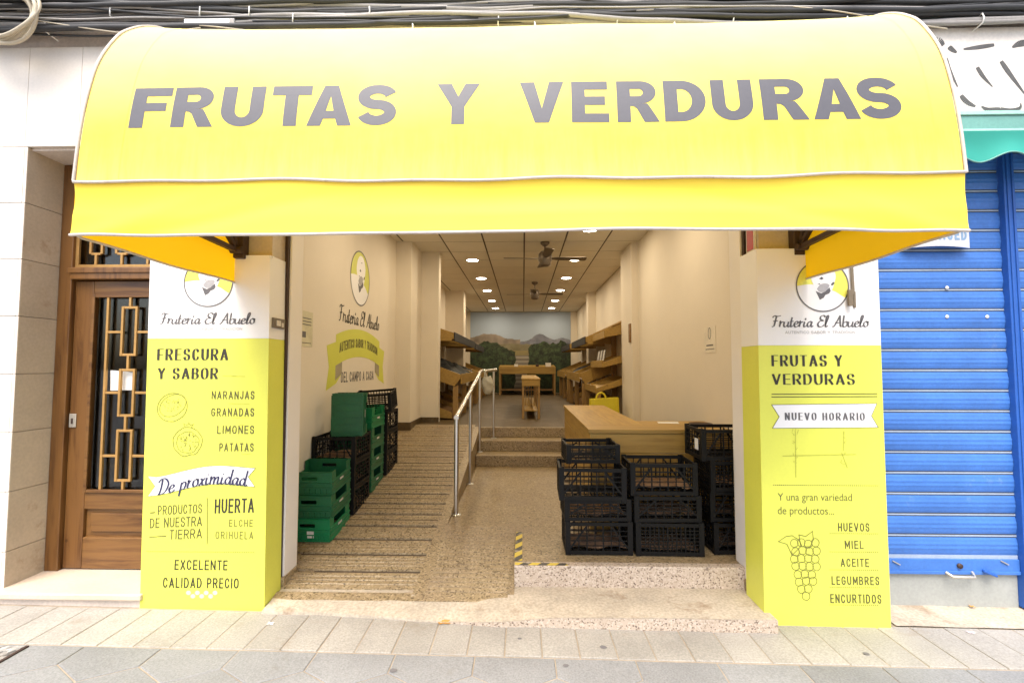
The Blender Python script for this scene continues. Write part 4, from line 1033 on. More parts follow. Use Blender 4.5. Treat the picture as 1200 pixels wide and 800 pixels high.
hm.tube([(xh.x - .09, SY - .02, xh.z + .005), (xh.x - .075, SY - .05, xh.z - .01), (xh.x + .06, SY - .055, xh.z - .012), (xh.x + .075, SY - .02, xh.z + .008)], .009, 8); obj('handle', hm, M['steel_plate'], t)
hm = MB(); hm.lathe([(0, -.012), (.016, -.012), (.016, 0)], (0, 0, 0), 12)
hm.v = [Vector((xh.x - .0 + v.x, SY - .0145 + v.z, xh.z + .045 + v.y)) for v in hm.v]; obj('lock', hm, M['iron'], t)
hm = MB(); hm.bar((xh.x + .14, SY - .022, xh.z + .02), (xh.x + .20, SY - .05, xh.z - .002), .035, .012); obj('latch', hm, M['blue_dark'], t, .003)
for px in (1050, 1177):
    p = at(px, 659, SY - .02); hm = MB(); hm.bar((p.x - .02, SY - .018, p.z + .012), (p.x + .025, SY - .02, p.z - .012), .008, .006); obj('pin', hm, M['steel_plate'], t)
for px, py in ((1110, 337), (1110, 371), (1157, 371)):
    p = at(px, py, SY - .012); hm = MB(); hm.lathe([(0, -.004), (.011, -.003), (.012, 0)], (0, 0, 0), 10); hm.v = [Vector((p.x + v.x, SY - .011 + v.z, p.z + v.y)) for v in hm.v]; obj('rivet', hm, M['paper'], t)
t1_ = shutter(sx1 + .075, 5.4, 'blue roller shutter at the right edge beyond the blue post')
po = thing('shutter_post', 'dark blue steel post between the two roller shutters', 'post', (sx1 + .037, SY, 0))
m = MB(); m.box(sx1 + .002, sx1 + .073, SY - .045, SY + .03, -.04, 3.015); m.box(sx1 + .018, sx1 + .030, SY - .052, SY - .0455, -.04, 3.01); m.box(sx1 + .050, sx1 + .058, SY - .052, SY - .0455, -.04, 3.01); obj('post', m, M['blue_dark'], po, .003)
sb = t0_
m = MB(); m.box(2.236, sx1 + .001, SY + .006, SY + .06, -.08, .1645); obj('base_board', m, M['concrete_base'], sb, .003)
m = MB(); m.box(sx1 + .075, 5.4, SY + .006, SY + .06, -.08, .1645); obj('base_board', m, M['concrete_base'], t1_, .003)
# printed metal plate hung on the shutter
pl = thing('plate_sign', 'small white plate with worn pale blue lettering hung on the blue shutter', 'sign', (2.85, SY - .05, 2.4))
q0, q1 = at(1060, 291, SY - .05), at(1135, 262, SY - .05)
m = MB()
m.grid(lambda u, v: Vector((q0.x + (q1.x - q0.x) * u, SY - .05 - .02 * math.sin(math.pi * u), q0.z + (q1.z - q0.z) * v + .010 * math.sin(math.pi * u) * (1 - v))), 16, 4)
obj('plate', m, plain('plate_white', (.62, .62, .64), .4, dirt=((.45, .3, .2), 14, .66)), pl)
m = MB(); PP = lambda u, v, l: Vector((u, SY - .05 - .02 * math.sin(math.pi * (u - q0.x) / (q1.x - q0.x)) - l, v))
write(m, 'JOZASED', q0.x + .06, q1.x - .02, q0.z + .05, q1.z - .04, PP, .2, gap=.3); obj('lettering', m, plain('plate_blue', (.22, .34, .50), .5), pl)
# teal awning cassette with scalloped valance, rolled in
tz1, tz0 = at(1160, 135.5, 2.95).z, at(1160, 160, 2.95).z
ta = thing('awning', 'rolled-in teal awning with scalloped valance over the blue shutter', 'awning', (3.6, 2.95, 3.0))
m = MB(); m.box(2.26, 5.5, 2.90, 3.019, tz0 + .01, tz1 - .025); obj('cassette', m, M['teal_case'], ta, .006)
m = MB(); m.box(2.26, 5.5, 2.89, 3.0195, tz1 - .0245, tz1); m.box(2.26, 5.5, 2.892, 2.8995, tz0 + .004, tz0 + .022); obj('cassette_edge', m, M['teal_pale'], ta, .003)
m = MB()
def scal(u, v):
    x = 2.26 + 3.24 * u; ph = ((x - at(1150, 190, 2.89).x) / .36)
    low = tz0 - .165 - .028 * math.cos(2 * math.pi * ph)
    return Vector((x, 2.888 + .012 * v * math.sin(x * 14) + .01 * math.sin(math.pi * v), tz0 + .006 + (low - tz0) * v))
m.grid(scal, 160, 8); obj('valance', m, M['teal'], ta)
m = MB(); m.tube([scal(i / 160, 1) for i in range(161)], .005, 6); obj('hem', m, M['teal_case'], ta)
# worn sign board with spray strokes
sg = thing('signboard', 'worn cream signboard with faded black spray strokes above the teal awning', 'sign', (3.6, 2.97, 3.3))
m = MB(); m.box(2.30, 5.6, 2.965, 3.019, tz1 + .004, 3.665); obj('board', m, M['signboard'], sg, .004)
m = MB(); PG = lambda u, v, l: Vector((u, 2.965 - l, v))
def spray(pts, w0, w1):
    m = MB()
    pp = spl([(at(a_, b_, 2.965).x, at(a_, b_, 2.965).z) for a_, b_ in pts], 6); n = len(pp)
    cnt = [0]
    L_ = []
    for i in range(n - 1):
        k = i / (n - 1); w = 1.5 * (w0 + (w1 - w0) * k) * (.7 + .6 * math.sin(math.pi * k)); k2 = (i + 1) / (n - 1); w2 = 1.5 * (w0 + (w1 - w0) * k2) * (.7 + .6 * math.sin(math.pi * k2))
        a, b_ = Vector(pp[i]), Vector(pp[i + 1]); d = (b_ - a).normalized(); nn = Vector((-d.y, d.x))
        flat(m, [a + nn * w / 2, a - nn * w / 2, b_ - nn * w2 / 2, b_ + nn * w2 / 2], PG, .001)
    obj('spray_stroke', m, M['spray'], sg)
spray([(1095, 52), (1099, 49), (1105, 54)], .03, .03); spray([(1112, 55), (1115, 58), (1121, 62)], .022, .012); spray([(1129, 58), (1145, 56), (1165, 53)], .010, .018); spray([(1186, 56), (1194, 52), (1204, 50)], .01, .03)
spray([(1109, 68), (1113, 82), (1122, 102)], .012, .008); spray([(1145, 79), (1152, 90), (1163, 102)], .02, .006); spray([(1173, 72), (1184, 88), (1202, 112)], .022, .008)
spray([(1126, 112), (1133, 120), (1143, 125)], .022, .012); spray([(1150, 125), (1158, 129), (1172, 128)], .01, .02); spray([(1172, 128), (1184, 130), (1195, 127), (1196, 121)], .022, .006)

# ------------------------------------------------------------------ cables along the facade
cg_ = 'cables strung along the facade above the awning'
zt_, zb_ = 3.925, 3.70
ncab = 34
for i in range(ncab):
    k = (i + .5) / ncab; z0 = zb_ + (zt_ - zb_) * k + rnd.uniform(-.012, .012); ph = rnd.uniform(0, 6); r = rnd.choice((.007, .008, .010, .015, .018, .005))
    amp = rnd.uniform(.012, .04); y = 2.955 - rnd.uniform(.0, .05); cross = rnd.uniform(-.085, .085); f1 = rnd.uniform(.5, 1.2)
    pts = []
    for j in range(101):
        x = -6.5 + 13 * j / 100
        pts.append((x, y + .012 * math.sin(x * 1.3 + ph * 2), min(z0 + cross * math.sin(x * .45 + ph) + amp * math.sin(x * f1 * 2 + ph) + .014 * noise.noise(Vector((x * 2.2, i, 0))) - .006 * x * .5, 3.945)))
    m = MB(); m.tube(pts, r, 6)
    o = obj('cable', m, M['cable'] if i % 3 else M['cable_grey']); tag(o, 'dark cable in the bundle strung along the facade above the awning', 'cable', cg_)
# a few loose thin pale leads
for i, pts in enumerate(([(140, 40), (170, 33), (230, 30), (290, 36)], [(40, 24), (120, 36), (170, 40), (235, 33)], [(930, 8), (985, 14), (1040, 24), (1110, 34)])):
    m = MB(); m.tube([Vector((p[0], 2.885, p[1])) for p in spl([(at(a_, b_, 2.885).x, at(a_, b_, 2.885).z) for a_, b_ in pts], 8)], .004, 6)
    o = obj('cable', m, M['cable_beige']); tag(o, ['thin beige lead sagging just left of the awning top', 'thin beige lead running from the cable coil towards the awning', 'thin beige lead slanting down at the right end of the awning top'][i], 'cable')
cw = thing('cable_coil', 'coil of beige cable hanging from the bundle in the upper left corner', 'cable coil', tuple(at(15, 25, 2.88)))
for i in range(7):
    c = at(4 + rnd.uniform(-5, 5), 16 + rnd.uniform(-5, 4), 2.87 - .012 * i); a0 = rnd.uniform(0, 6); rx, rz = rnd.uniform(.14, .22), rnd.uniform(.12, .19)
    m = MB(); m.tube([Vector((c.x + rx * math.cos(a) - .3 * rz * math.sin(a), c.y + .02 * math.sin(2 * a + a0), c.z + rz * math.sin(a) + .25 * rx * math.cos(a))) for a in [2 * math.pi * k / 40 for k in range(40)]], .011, 8, True)
    obj('loop', m, M['cable_beige'], cw)
jb = thing('junction_box', 'flat white junction box behind the left end of the awning top', 'box', tuple(at(248, 28, 2.9)))
a, b = at(219, 34, 2.93), at(278, 25, 2.93); m = MB(); m.box(a.x, b.x, 2.90, 2.99, a.z - .05, b.z); obj('casing', m, M['paper'], jb, .005)
m = MB(); m.box(b.x - .03, b.x + .002, 2.895, 2.8995, a.z - .05, b.z - .01); obj('cover', m, M['cable_grey'], jb)
for i in range(16):
    px = 70 + i * 72 + rnd.uniform(-20, 20); p = at(px, rnd.choice((12, 20, 30)), 2.89)
    m = MB(); m.tube([(p.x - .004, 2.99, p.z + .03), (p.x, 2.90, p.z + .03), (p.x + .004, 2.895, p.z), (p.x, 2.90, p.z - .03), (p.x, 2.99, p.z - .035)], .0045, 6)
    o = obj('cable_clip', m, M['paper']); tag(o, 'small pale clip holding the cable bundle to the facade', 'clip', 'clips holding the cable bundle')
# ------------------------------------------------------------------ crates
def black_crate(L, W, H, loc, rz, label, fine=False, fill=None, group='black plastic crates'):
    """open lattice crate, long side on local x; centre of its base at loc"""
    t = thing('crate', label, 'crate', (0, 0, 0), group)
    m = MB(); k = 10
    for i in range(k + 1):
        x = -L / 2 + .012 + (L - .024) * i / k; m.box(x - .004, x + .004, -W / 2 + .006, W / 2 - .006, .012, .018)
    for i in range(7):
        y = -W / 2 + .012 + (W - .024) * i / 6; m.box(-L / 2 + .006, L / 2 - .006, y - .004, y + .004, .0185, .0235)
    obj('base', m, M['black_plastic'], t)
    for sx in (-1, 1):
        for sy in (-1, 1):
            m = MB(); x, y = sx * (L / 2 - .021), sy * (W / 2 - .021)
            m.prism([(x - sx * .015, y + sy * .021), (x + sx * .021, y + sy * .021), (x + sx * .021, y - sy * .015), (x + sx * .010, y - sy * .015), (x + sx * .010, y + sy * .010), (x - sx * .015, y + sy * .010)], 'z', 0, H + .006)
            obj('corner_post', m, M['black_plastic'], t)
    def side(span, ax, off, sgn):
        m = MB(); h = span / 2 - .037
        def bx(a0, a1, z0, z1, th=.010, dep=0.0):
            o0, o1 = sorted((off - sgn * dep, off - sgn * (th + dep)))
            if ax == 'x': m.box(a0, a1, o0, o1, z0, z1)
            else: m.box(o0, o1, a0, a1, z0, z1)
        bx(-h, h, H - .024, H, .014); bx(-h, h, .004, .030, .012)
        nz = 5 if not fine else 7
        for i in range(1, nz):
            z = .030 + (H - .054) * i / nz; bx(-h, h, z - .003, z + .003, .006, .0012)
        nv = int(span / (.066 if not fine else .036))
        for i in range(1, nv):
            a = -h + 2 * h * i / nv; w = .003 if i % 2 else .0045; bx(a - w, a + w, .0305, H - .0245, .0075, .0022)
        if not fine:
            for s in (-1, 1):   # the slanted strengthening ribs near the corners
                A, B = s * h, s * h * .45
                p = lambda a, z: (a, off - sgn * .004, z) if ax == 'x' else (off - sgn * .004, a, z)
                m.bar(p(A, .05), p(B, H - .03), .006, .012)
        return m
    for sg in (-1, 1):
        obj('long_side', side(L, 'x', sg * W / 2, sg), M['black_plastic'], t); obj('short_side', side(W, 'y', sg * L / 2, sg), M['black_plastic'], t)
    if fill:
        m = MB(); m.grid(lambda u, v: Vector((-L / 2 + .03 + (L - .06) * u, -W / 2 + .03 + (W - .06) * v, .026 + fill * (.6 + .7 * noise.noise(Vector((u * 5, v * 4, loc[0] * 3)))))), 12, 8); obj('contents', m, M['straw'], t)
    t.location = loc; t.rotation_euler = (0, 0, rz); WL[t.name] = Vector(loc); return t

zP = ZL + .004
L_, W_, H_ = .475, .335, .222
# street front of the counter: three stacks on the landing
A = [(.537, 3.57, 0, .225, L_, 'black lattice crate at the bottom of the left stack in front of the counter'),
     (.530, 3.58, R(1), .150, L_, 'shallow black crate second from the floor in the left stack by the counter'),
     (.497, 3.55, R(-1.5), .225, L_, 'black crate overhanging to the left, third in the left stack by the counter'),
     (.515, 3.70, R(2), .135, .40, 'short black crate on top of the left stack in front of the counter')]
z = zP
for (x, y, rz, h, l, lab) in A:
    black_crate(l, W_, h, (x, y, z), rz, lab, False, .03 if z < .5 else None); z += h + .003
Bs = [(1.035, 3.56, R(-1), .225, True, 'fine-meshed black crate at the bottom of the middle stack by the counter'),
      (1.022, 3.57, R(.8), .180, False, 'black crate in the middle of the centre stack by the counter'),
      (1.005, 3.58, R(-.6), .225, False, 'black crate on top of the centre stack, level with the counter planks')]
z = zP
for (x, y, rz, h, f, lab) in Bs: black_crate(L_, W_, h, (x, y, z), rz, lab, f, .05 if not f else .02); z += h + .003
Cs = [(1.535, 3.60, R(1), .215, False, 'black crate at the bottom of the right stack beside the white jamb'),
      (1.53, 3.62, R(-1), .215, False, 'black crate second from the floor in the right stack beside the white jamb'),
      (1.525, 3.60, R(0), .215, True, 'fine-meshed black crate third up in the right stack')]
z = zP
L3 = .37
for (x, y, rz, h, f, lab) in Cs: black_crate(L3, W_, h, (x, y, z), rz, lab, f, .04); z += h + .003
tc = black_crate(.44, W_, .222, (1.495, 3.60, z), R(1), 'black crate with a white sticker on top of the right stack')
# sticker on its left side
m = MB(); m.box(1.27, 1.2735, 3.49, 3.55, z + .07, z + .15); so = obj('sticker', m, M['paper']); so.parent = tc; so.matrix_parent_inverse = Matrix.Identity(4)
for v in so.data.vertices: v.co = (v.co - Vector((1.495, 3.60, z)))
WL[so.name] = WL[tc.name]

def green_crate(L, W, H, loc, rot, label, mt='green_plastic', sticker=False):
    """solid-walled crate, length on local y, dipped long side towards +x"""
    t = thing('crate', label, 'crate', (0, 0, 0), 'green plastic crates'); mm = M[mt]
    m = MB(); m.box(-W / 2 + .008, W / 2 - .008, -L / 2 + .008, L / 2 - .008, .006, .012)
    for i in range(6): y = -L / 2 + .03 + (L - .06) * i / 5; m.box(-W / 2 + .01, W / 2 - .01, y - .006, y + .006, 0, .0055)
    obj('base', m, mm, t)
    th_ = .008
    for sg in (-1, 1):
        m = MB(); y0, y1 = sorted((sg * L / 2, sg * (L / 2 - th_))); w = W / 2; hs = .062; zs0, zs1 = H * .62, H * .62 + .028
        m.box(-w, w, y0, y1, .002, zs0); m.box(-w, w, y0, y1, zs1, H); m.box(-w, -hs, y0, y1, zs0, zs1); m.box(hs, w, y0, y1, zs0, zs1)
        yo = sg * (L / 2 + .008)
        for zz in (.006, H * .30, H * .5, H - .010): m.box(-w - .004, w + .004, min(yo, sg * L / 2), max(yo, sg * L / 2), zz - .0045, zz + .0045)
        for k in range(9):
            xx = -w + .004 + (2 * w - .008) * k / 8; m.box(xx - .003, xx + .003, min(yo, sg * L / 2), max(yo, sg * L / 2), .012, H * .28)
        obj('short_side', m, mm, t)
    for sg in (-1, 1):
        m = MB(); x0, x1 = sorted((sg * (W / 2 - .0005), sg * (W / 2 - th_))); l = L / 2 - th_ - .0003; hs = l - .075; zd = H * .60
        m.box(x0, x1, -l, l, .002, zd); m.box(x0, x1, -l, -hs, zd, H); m.box(x0, x1, hs, l, zd, H)
        xo = sg * (W / 2 + .008)
        for zz in (.006, H * .32, zd - .008): m.box(min(xo, sg * W / 2), max(xo, sg * W / 2), -l, l, zz - .0045, zz + .0045)
        obj('long_side', m, mm, t)
    m = MB(); m.box(W / 2 + .0005, W / 2 + .0046, -.04, .03, H * .40, H * .48); obj('printed_mark', m, M['sticker'], t)
    if sticker: m = MB(); m.box(.0, .055, -L / 2 - .0065, -L / 2 - .0046, .03, .085); obj('sticker', m, M['sticker'], t)
    t.location = loc; t.rotation_euler = rot; WL[t.name] = Vector(loc); return t
slope = math.atan2(ZU - ZL, 3.05)
def rz_(y): return ramp_z(y)
GW, GL, GH = .36, .40, .178
yc = 3.915; zb = rz_(3.72) + .022
for k, (mt, lab) in enumerate((('green_plastic', 'bright green crate with a white sticker at the bottom of the front stack'), ('green_dark', 'green crate in the middle of the front stack on the ramp'), ('green_dark', 'empty open green crate on top of the front stack on the ramp'))):
    green_crate(GL, GW, GH, (-1.69 + .004 * (k % 2), yc + .006 * k, zb + k * (GH + .001)), (slope * .55, 0, R(.6 * (k - 1))), lab, mt, k == 0)
# black stack behind it
z = rz_(4.15) + .012
for k, lab in enumerate(('black crate at the bottom of the stack behind the front green crates', 'black crate in the middle of the stack behind the front green crates', 'black crate under the upturned green crate on the ramp')):
    c = black_crate(.39, .42, .222, (-1.685 + .003 * k, 4.37, z), 0, lab, False, .03); z += .2245
g = green_crate(.37, .27, .20, (-1.60, 4.42, z + .172), (0, 0, 0), 'green crate standing on end on the black stack by the left wall', 'green_dark')
g.rotation_euler = (R(-90), 0, R(6)); g.location = (-1.60, 4.26, z + .187)
# second green stack
z = rz_(4.62) + .012
for k, (mt, lab) in enumerate((('green_dark', 'green crate at the bottom of the second green stack on the ramp'), ('green_dark', 'green crate second from the bottom of the second green stack'), ('green_dark', 'green crate third up in the second green stack on the ramp'), ('green_plastic', 'open green crate on top of the second green stack on the ramp'))):
    green_crate(.40, GW, .205, (-1.675, 4.84 + .004 * k, z), (0, 0, R(.5 - k * .4)), lab, mt); z += .206
z = rz_(5.08) + .012
for k, lab in enumerate(('black crate at the bottom of the rear stack by the left wall', 'black crate second up in the rear stack by the left wall', 'black crate third up in the rear stack by the left wall')):
    black_crate(.40, .44, .222, (-1.672, 5.31, z), 0, lab, False); z += .2245
c = black_crate(.42, .36, .20, (-1.64, 5.22, z + .012), 0, 'black lattice crate tipped up on the rear stack by the wall', True); c.rotation_euler = (R(6), R(-4), R(5))

# ------------------------------------------------------------------ counter
ct = thing('counter', 'L-shaped pine plank counter behind the black crates', 'counter', (.9, 4.2, ZL))
cx0, cx1, cy0, cy1, cw = .535, 1.70, 3.88, 6.28, .53
m = MB(); nb = 5; hb = (.985 - .035 - ZL) / nb
for k in range(nb):
    z0 = ZL + .002 + k * hb; m.box(cx0 + .012, cx1, cy0 + .012, cy0 + .034, z0, z0 + hb - .004)
obj('front_planks', m, M['pine'], ct, .003)
m = MB()
for k in range(nb):
    z0 = ZL + .002 + k * hb; m.box(cx0 + .012, cx0 + .034, cy0 + .0345, cy1 - .02, z0, z0 + hb - .004)
obj('side_planks', m, M['pine_y'], ct, .003)
m = MB(); m.box(cx0, cx1, cy0, cy0 + .30, .952, .985); m.box(cx0 + cw + .002, cx1, cy0 + .302, cy0 + .62, .952, .985)
obj('top', m, M['pine'], ct, .004)
m = MB(); m.box(cx0, cx0 + .262, cy0 + .302, cy1, .9525, .9855); m.box(cx0 + .264, cx0 + cw, cy0 + .302, cy1, .9525, .9855); obj('top', m, M['pine_y'], ct, .004)
m = MB(); m.box(cx0 + .04, cx0 + cw - .02, cy0 + .05, cy1 - .03, ZL + .01, .95); obj('carcass', m, M['pine_old'], ct)
pt = thing('tray', 'small dark oval dish lying on the right end of the counter', 'dish', tuple(at(833, 490, 4.3)))
c = Vector((1.66 - .10, 4.20, .986)); m = MB(); m.lathe([(0, .002), (.075, .002), (.095, .014), (.100, .014), (.08, 0), (0, 0)], c, 24); obj('dish', m, M['iron'], pt)
sh = thing('paper_sheet', 'loose sheet of pale paper lying on the counter top', 'paper', (1.3, 4.35, .986)); m = MB(); m.add([(1.22, 4.30, .987), (1.40, 4.27, .987), (1.42, 4.38, .992), (1.24, 4.41, .988)], [(0, 1, 2, 3)]); obj('sheet', m, M['paper'], sh)

# ------------------------------------------------------------------ handrail
hr_ = thing('handrail', 'stainless steel handrail along the ramp edge', 'handrail', (-.6, 4.3, ZL))
P = [((-.605, 4.29), ZL), ((-.605, 5.40), ZL), ((-.605, 6.58), ZL + .145), ((-.43, 6.88), ZL + .29)]
rail = [Vector((-.605, 4.27, 1.035)), Vector((-.605, 6.55, 1.40)), Vector((-.60, 6.62, 1.42)), Vector((-.57, 6.68, 1.43)), Vector((-.40, 6.93, 1.445))]
def rail_z(y): return 1.035 + (y - 4.27) * (1.40 - 1.035) / 2.28 if y < 6.6 else 1.44
for i, ((x, y), z0) in enumerate(P):
    m = MB(); m.tube([(x, y, z0), (x, y, rail_z(y) - .012)], .0215 if i == 0 else .017, 14); p_ = obj('post', m, M['steel'], hr_)
    m = MB(); m.lathe([(.0, .010), (.042, .009), (.045, 0), (.045, .001)], (x, y, z0 + .001), 20); obj('flange', m, M['steel'], p_)
m = MB(); m.tube(rail, .0235, 16); obj('rail', m, M['steel'], hr_)
bg_ = thing('plastic_bag', 'crumpled white plastic bag hanging from the handrail', 'bag', (-.52, 6.7, 1.3))
m = MB()
def bagf(cx, cy, cz, w, d, h, seed):
    def f(u, v):
        a = 2 * math.pi * u; k = .25 + .75 * math.sin(math.pi * (.12 + .86 * v)) ** .6; k *= 1 + .5 * noise.noise(Vector((math.cos(a) * 2.6, math.sin(a) * 2.6, v * 5 + seed)))
        return Vector((cx + w * k * math.cos(a), cy + d * k * math.sin(a), cz - h * v + .02 * noise.noise(Vector((u * 6, v * 3, seed)))))
    return f
m.grid(bagf(-.50, 6.62, 1.36, .075, .05, .25, 3), 24, 12); obj('bag', m, M['white_bag'], bg_)
m = MB(); m.tube([(-.53, 6.62, 1.33), (-.55, 6.64, 1.42), (-.57, 6.66, 1.46), (-.54, 6.63, 1.43), (-.50, 6.62, 1.33)], .008, 6); obj('handle', m, M['white_bag'], bg_)

# ------------------------------------------------------------------ display shelves along both walls
def prism_y(poly, y0, y1, wall_, sgn):
    m = MB(); m.prism([(wall_ + sgn * d, z) for d, z in poly], 'y', y0, y1); return m
def display(label, wx, sg, y0, y1, bays, deep, top=True, front_dark=False):
    t = thing('display_shelf', label, 'shelf', (wx, (y0 + y1) / 2, ZU))
    dmax = deep
    ys = [y0 + (y1 - y0) * i / bays for i in range(bays + 1)]
    e = .02
    for i, y in enumerate(ys):
        ya, yb = (y, y + .032) if i < bays else (y - .032, y)
        # slanted cheek of the display table, its post and the foot board
        obj('cheek', prism_y([(e, 1.66), (e, 1.40), (dmax - .10, 1.16), (dmax, 1.30), (dmax, 1.36)], ya, yb, wx, sg), M['pine_y'], t, .003)
        obj('post', prism_y([(dmax - .13, ZU), (dmax - .04, ZU), (dmax - .04, 1.18), (dmax - .13, 1.14)], ya + .0005, yb - .0005, wx, sg), M['pine_z'], t, .003)
        obj('post', prism_y([(.0 + e, ZU), (.09, ZU), (.09, 1.39), (e, 1.39)], ya + .0005, yb - .0005, wx, sg), M['pine_z'], t, .003)
        obj('cheek', prism_y([(e, .98), (e, .66), (dmax - .14, .62), (dmax - .14, .72)], ya + .001, yb - .001, wx, sg), M['pine_y'], t, .003)
        if top:
            obj('cheek', prism_y([(e, 2.30), (e, 1.94), (dmax - .16, 1.93), (dmax - .12, 2.02), (dmax - .12, 2.07)], ya, yb, wx, sg), M['pine_y'], t, .003)
    for i in range(bays):
        a, b = ys[i] + .0325, ys[i + 1] - .0325
        obj('slanted_board', prism_y([(.03, 1.50), (dmax - .03, 1.23), (dmax - .03, 1.25), (.03, 1.52)], a, b, wx, sg), M['pine_old'], t)
        obj('bin_board', prism_y([(.03, .88), (dmax - .15, .64), (dmax - .15, .66), (.03, .90)], a, b, wx, sg), M['pine_old'], t)
        if top: obj('slanted_board', prism_y([(.03, 2.12), (dmax - .14, 1.95), (dmax - .14, 1.968), (.03, 2.138)], a, b, wx, sg), M['pine_old'], t)
    obj('front_lip', prism_y([(dmax + .001, 1.20), (dmax + .02, 1.20), (dmax + .02, 1.37), (dmax + .001, 1.37)], y0, y1, wx, sg), M['pine_y'] if not front_dark else M['pine_y'], t, .003)
    obj('kick_board', prism_y([(dmax - .139, ZU + .04), (dmax - .12, ZU + .04), (dmax - .12, .80), (dmax - .139, .80)], y0, y1, wx, sg), M['pine_old'], t, .003)
    if top: obj('front_lip', prism_y([(dmax - .119, 1.93), (dmax - .10, 1.93), (dmax - .10, 2.08), (dmax - .119, 2.08)], y0, y1, wx, sg), M['chalk'] if front_dark else M['pine_y'], t, .003)
    return t
display('pine display shelf with slanted trays along the left wall', -1.90, 1, 7.95, 11.35, 3, .84, True, True)
display('pine display shelf in the far left corner beside the mural', -1.90, 1, 11.85, 14.4, 2, .80, True, True)
display('pine display shelf at the far end of the right wall', 1.82, -1, 12.1, 14.6, 2, .74, True, True)
display('pine display shelf with long slanted tray along the right wall', 1.82, -1, 9.15, 11.65, 2, .72, True, True)
# nearest right bay: three short slanted shelves
t = thing('display_shelf', 'tall three-tier pine shelf nearest the street on the right wall', 'shelf', (1.82, 8.4, ZU))
for y in (7.80, 9.08):
    for (zt_1, zb_1, zf1, zf0, d) in ((2.26, 2.06, 2.10, 1.98, .46), (1.74, 1.60, 1.56, 1.48, .50), (1.36, 1.24, 1.14, 1.06, .62)):
        obj('cheek', prism_y([(.02, zt_1), (.02, zb_1), (d, zf0), (d, zf1)], y, y + .03, 1.82, -1), M['pine_y'], t, .003)
    obj('post', prism_y([(.02, ZU), (.12, ZU), (.12, 2.27), (.02, 2.27)], y - .0005, y + .0305, 1.82, -1), M['pine_z'], t, .003)
    obj('post', prism_y([(.54, ZU), (.62, ZU), (.62, 1.08), (.54, 1.08)], y + .0005, y + .0295, 1.82, -1), M['pine_z'], t, .003)
for (za, zf, d) in ((2.16, 2.0, .46), (1.68, 1.51, .50), (1.30, 1.09, .62)):
    obj('slanted_board', prism_y([(.03, za), (d, zf), (d, zf + .018), (.03, za + .018)], 7.832, 9.078, 1.82, -1), M['pine_y'], t)
    obj('front_lip', prism_y([(d + .001, zf - .03), (d + .018, zf - .03), (d + .018, zf + .09), (d + .001, zf + .09)], 7.80, 9.11, 1.82, -1), M['pine_y'], t, .003)
obj('top_rail', prism_y([(.02, 2.272), (.10, 2.272), (.10, 2.30), (.02, 2.30)], 7.80, 11.6, 1.82, -1), M['pine_y'], t, .003)
# price tags standing on the middle shelf
for k in range(3):
    y = 8.1 + k * .28; m = MB(); m.add([(1.38, y, 1.60), (1.38, y + .12, 1.60), (1.41, y + .12, 1.78), (1.41, y, 1.78)], [(0, 1, 2, 3)]); m.add([(1.39, y, 1.60), (1.39, y + .12, 1.60), (1.42, y + .12, 1.78), (1.42, y, 1.78)], [(0, 1, 2, 3)])
    o = obj('price_card', m, M['paper']); tag(o, 'pale price card leaning on the middle tier of the near right shelf', 'card', 'price cards on the right shelf')
# produce nets lying on the left and right trays
def netpile(label, cx, cy, cz, w, l, h, sl, seed):
    m = MB()
    def f(u, v):
        a, b = u * 2 - 1, v * 2 - 1; e = max(0, 1 - abs(a) ** 4) * max(0, 1 - abs(b) ** 4)
        return Vector((cx + a * w, cy + b * l, cz + sl * a * w + h * e * (.7 + .9 * noise.noise(Vector((a * 2.2, b * 3.2, seed)))) - .01))
    m.grid(f, 28, 40); o = obj('produce_net', m, M['net']); tag(o, label, 'net')
netpile('heap of dark netting on the left display tray', -1.45, 8.9, 1.47, .38, .85, .13, -.36, 2)
netpile('low heap of dark netting on the far left tray', -1.45, 10.6, 1.45, .36, .65, .09, -.36, 5)
netpile('dark sheet spread on the right slanted tray', 1.46, 11.0, 1.47, .33, .55, .06, .40, 8)

# yellow carrier bag behind the counter
yb_ = thing('carrier_bag', 'yellow carrier bag with a loop handle behind the counter', 'bag', (1.27, 7.45, ZU))
m = MB()
def ybag(u, v):
    a = 2 * math.pi * u; c, s_ = math.cos(a), math.sin(a); px = math.copysign(abs(c) ** .35, c); py = math.copysign(abs(s_) ** .35, s_)
    return Vector((1.265 + .235 * px * (1 - .04 * v), 7.42 + .10 * py * (1 - .35 * v) + .012 * noise.noise(Vector((px * 3, py * 3, v * 4))), ZU + .002 + .40 * v + .012 * px * v))
m.grid(ybag, 48, 10); m.add([ybag(i / 24, .985) for i in range(24)], [tuple(range(24))]); obj('bag', m, M['yellow_bag'], yb_)
m = MB(); m.tube([Vector((1.22 + .075 * math.cos(a), 7.42, ZU + .385 + .10 * math.sin(a))) for a in [math.pi * k / 12 for k in range(13)]], .014, 8); obj('handle', m, M['yellow_bag'], yb_)

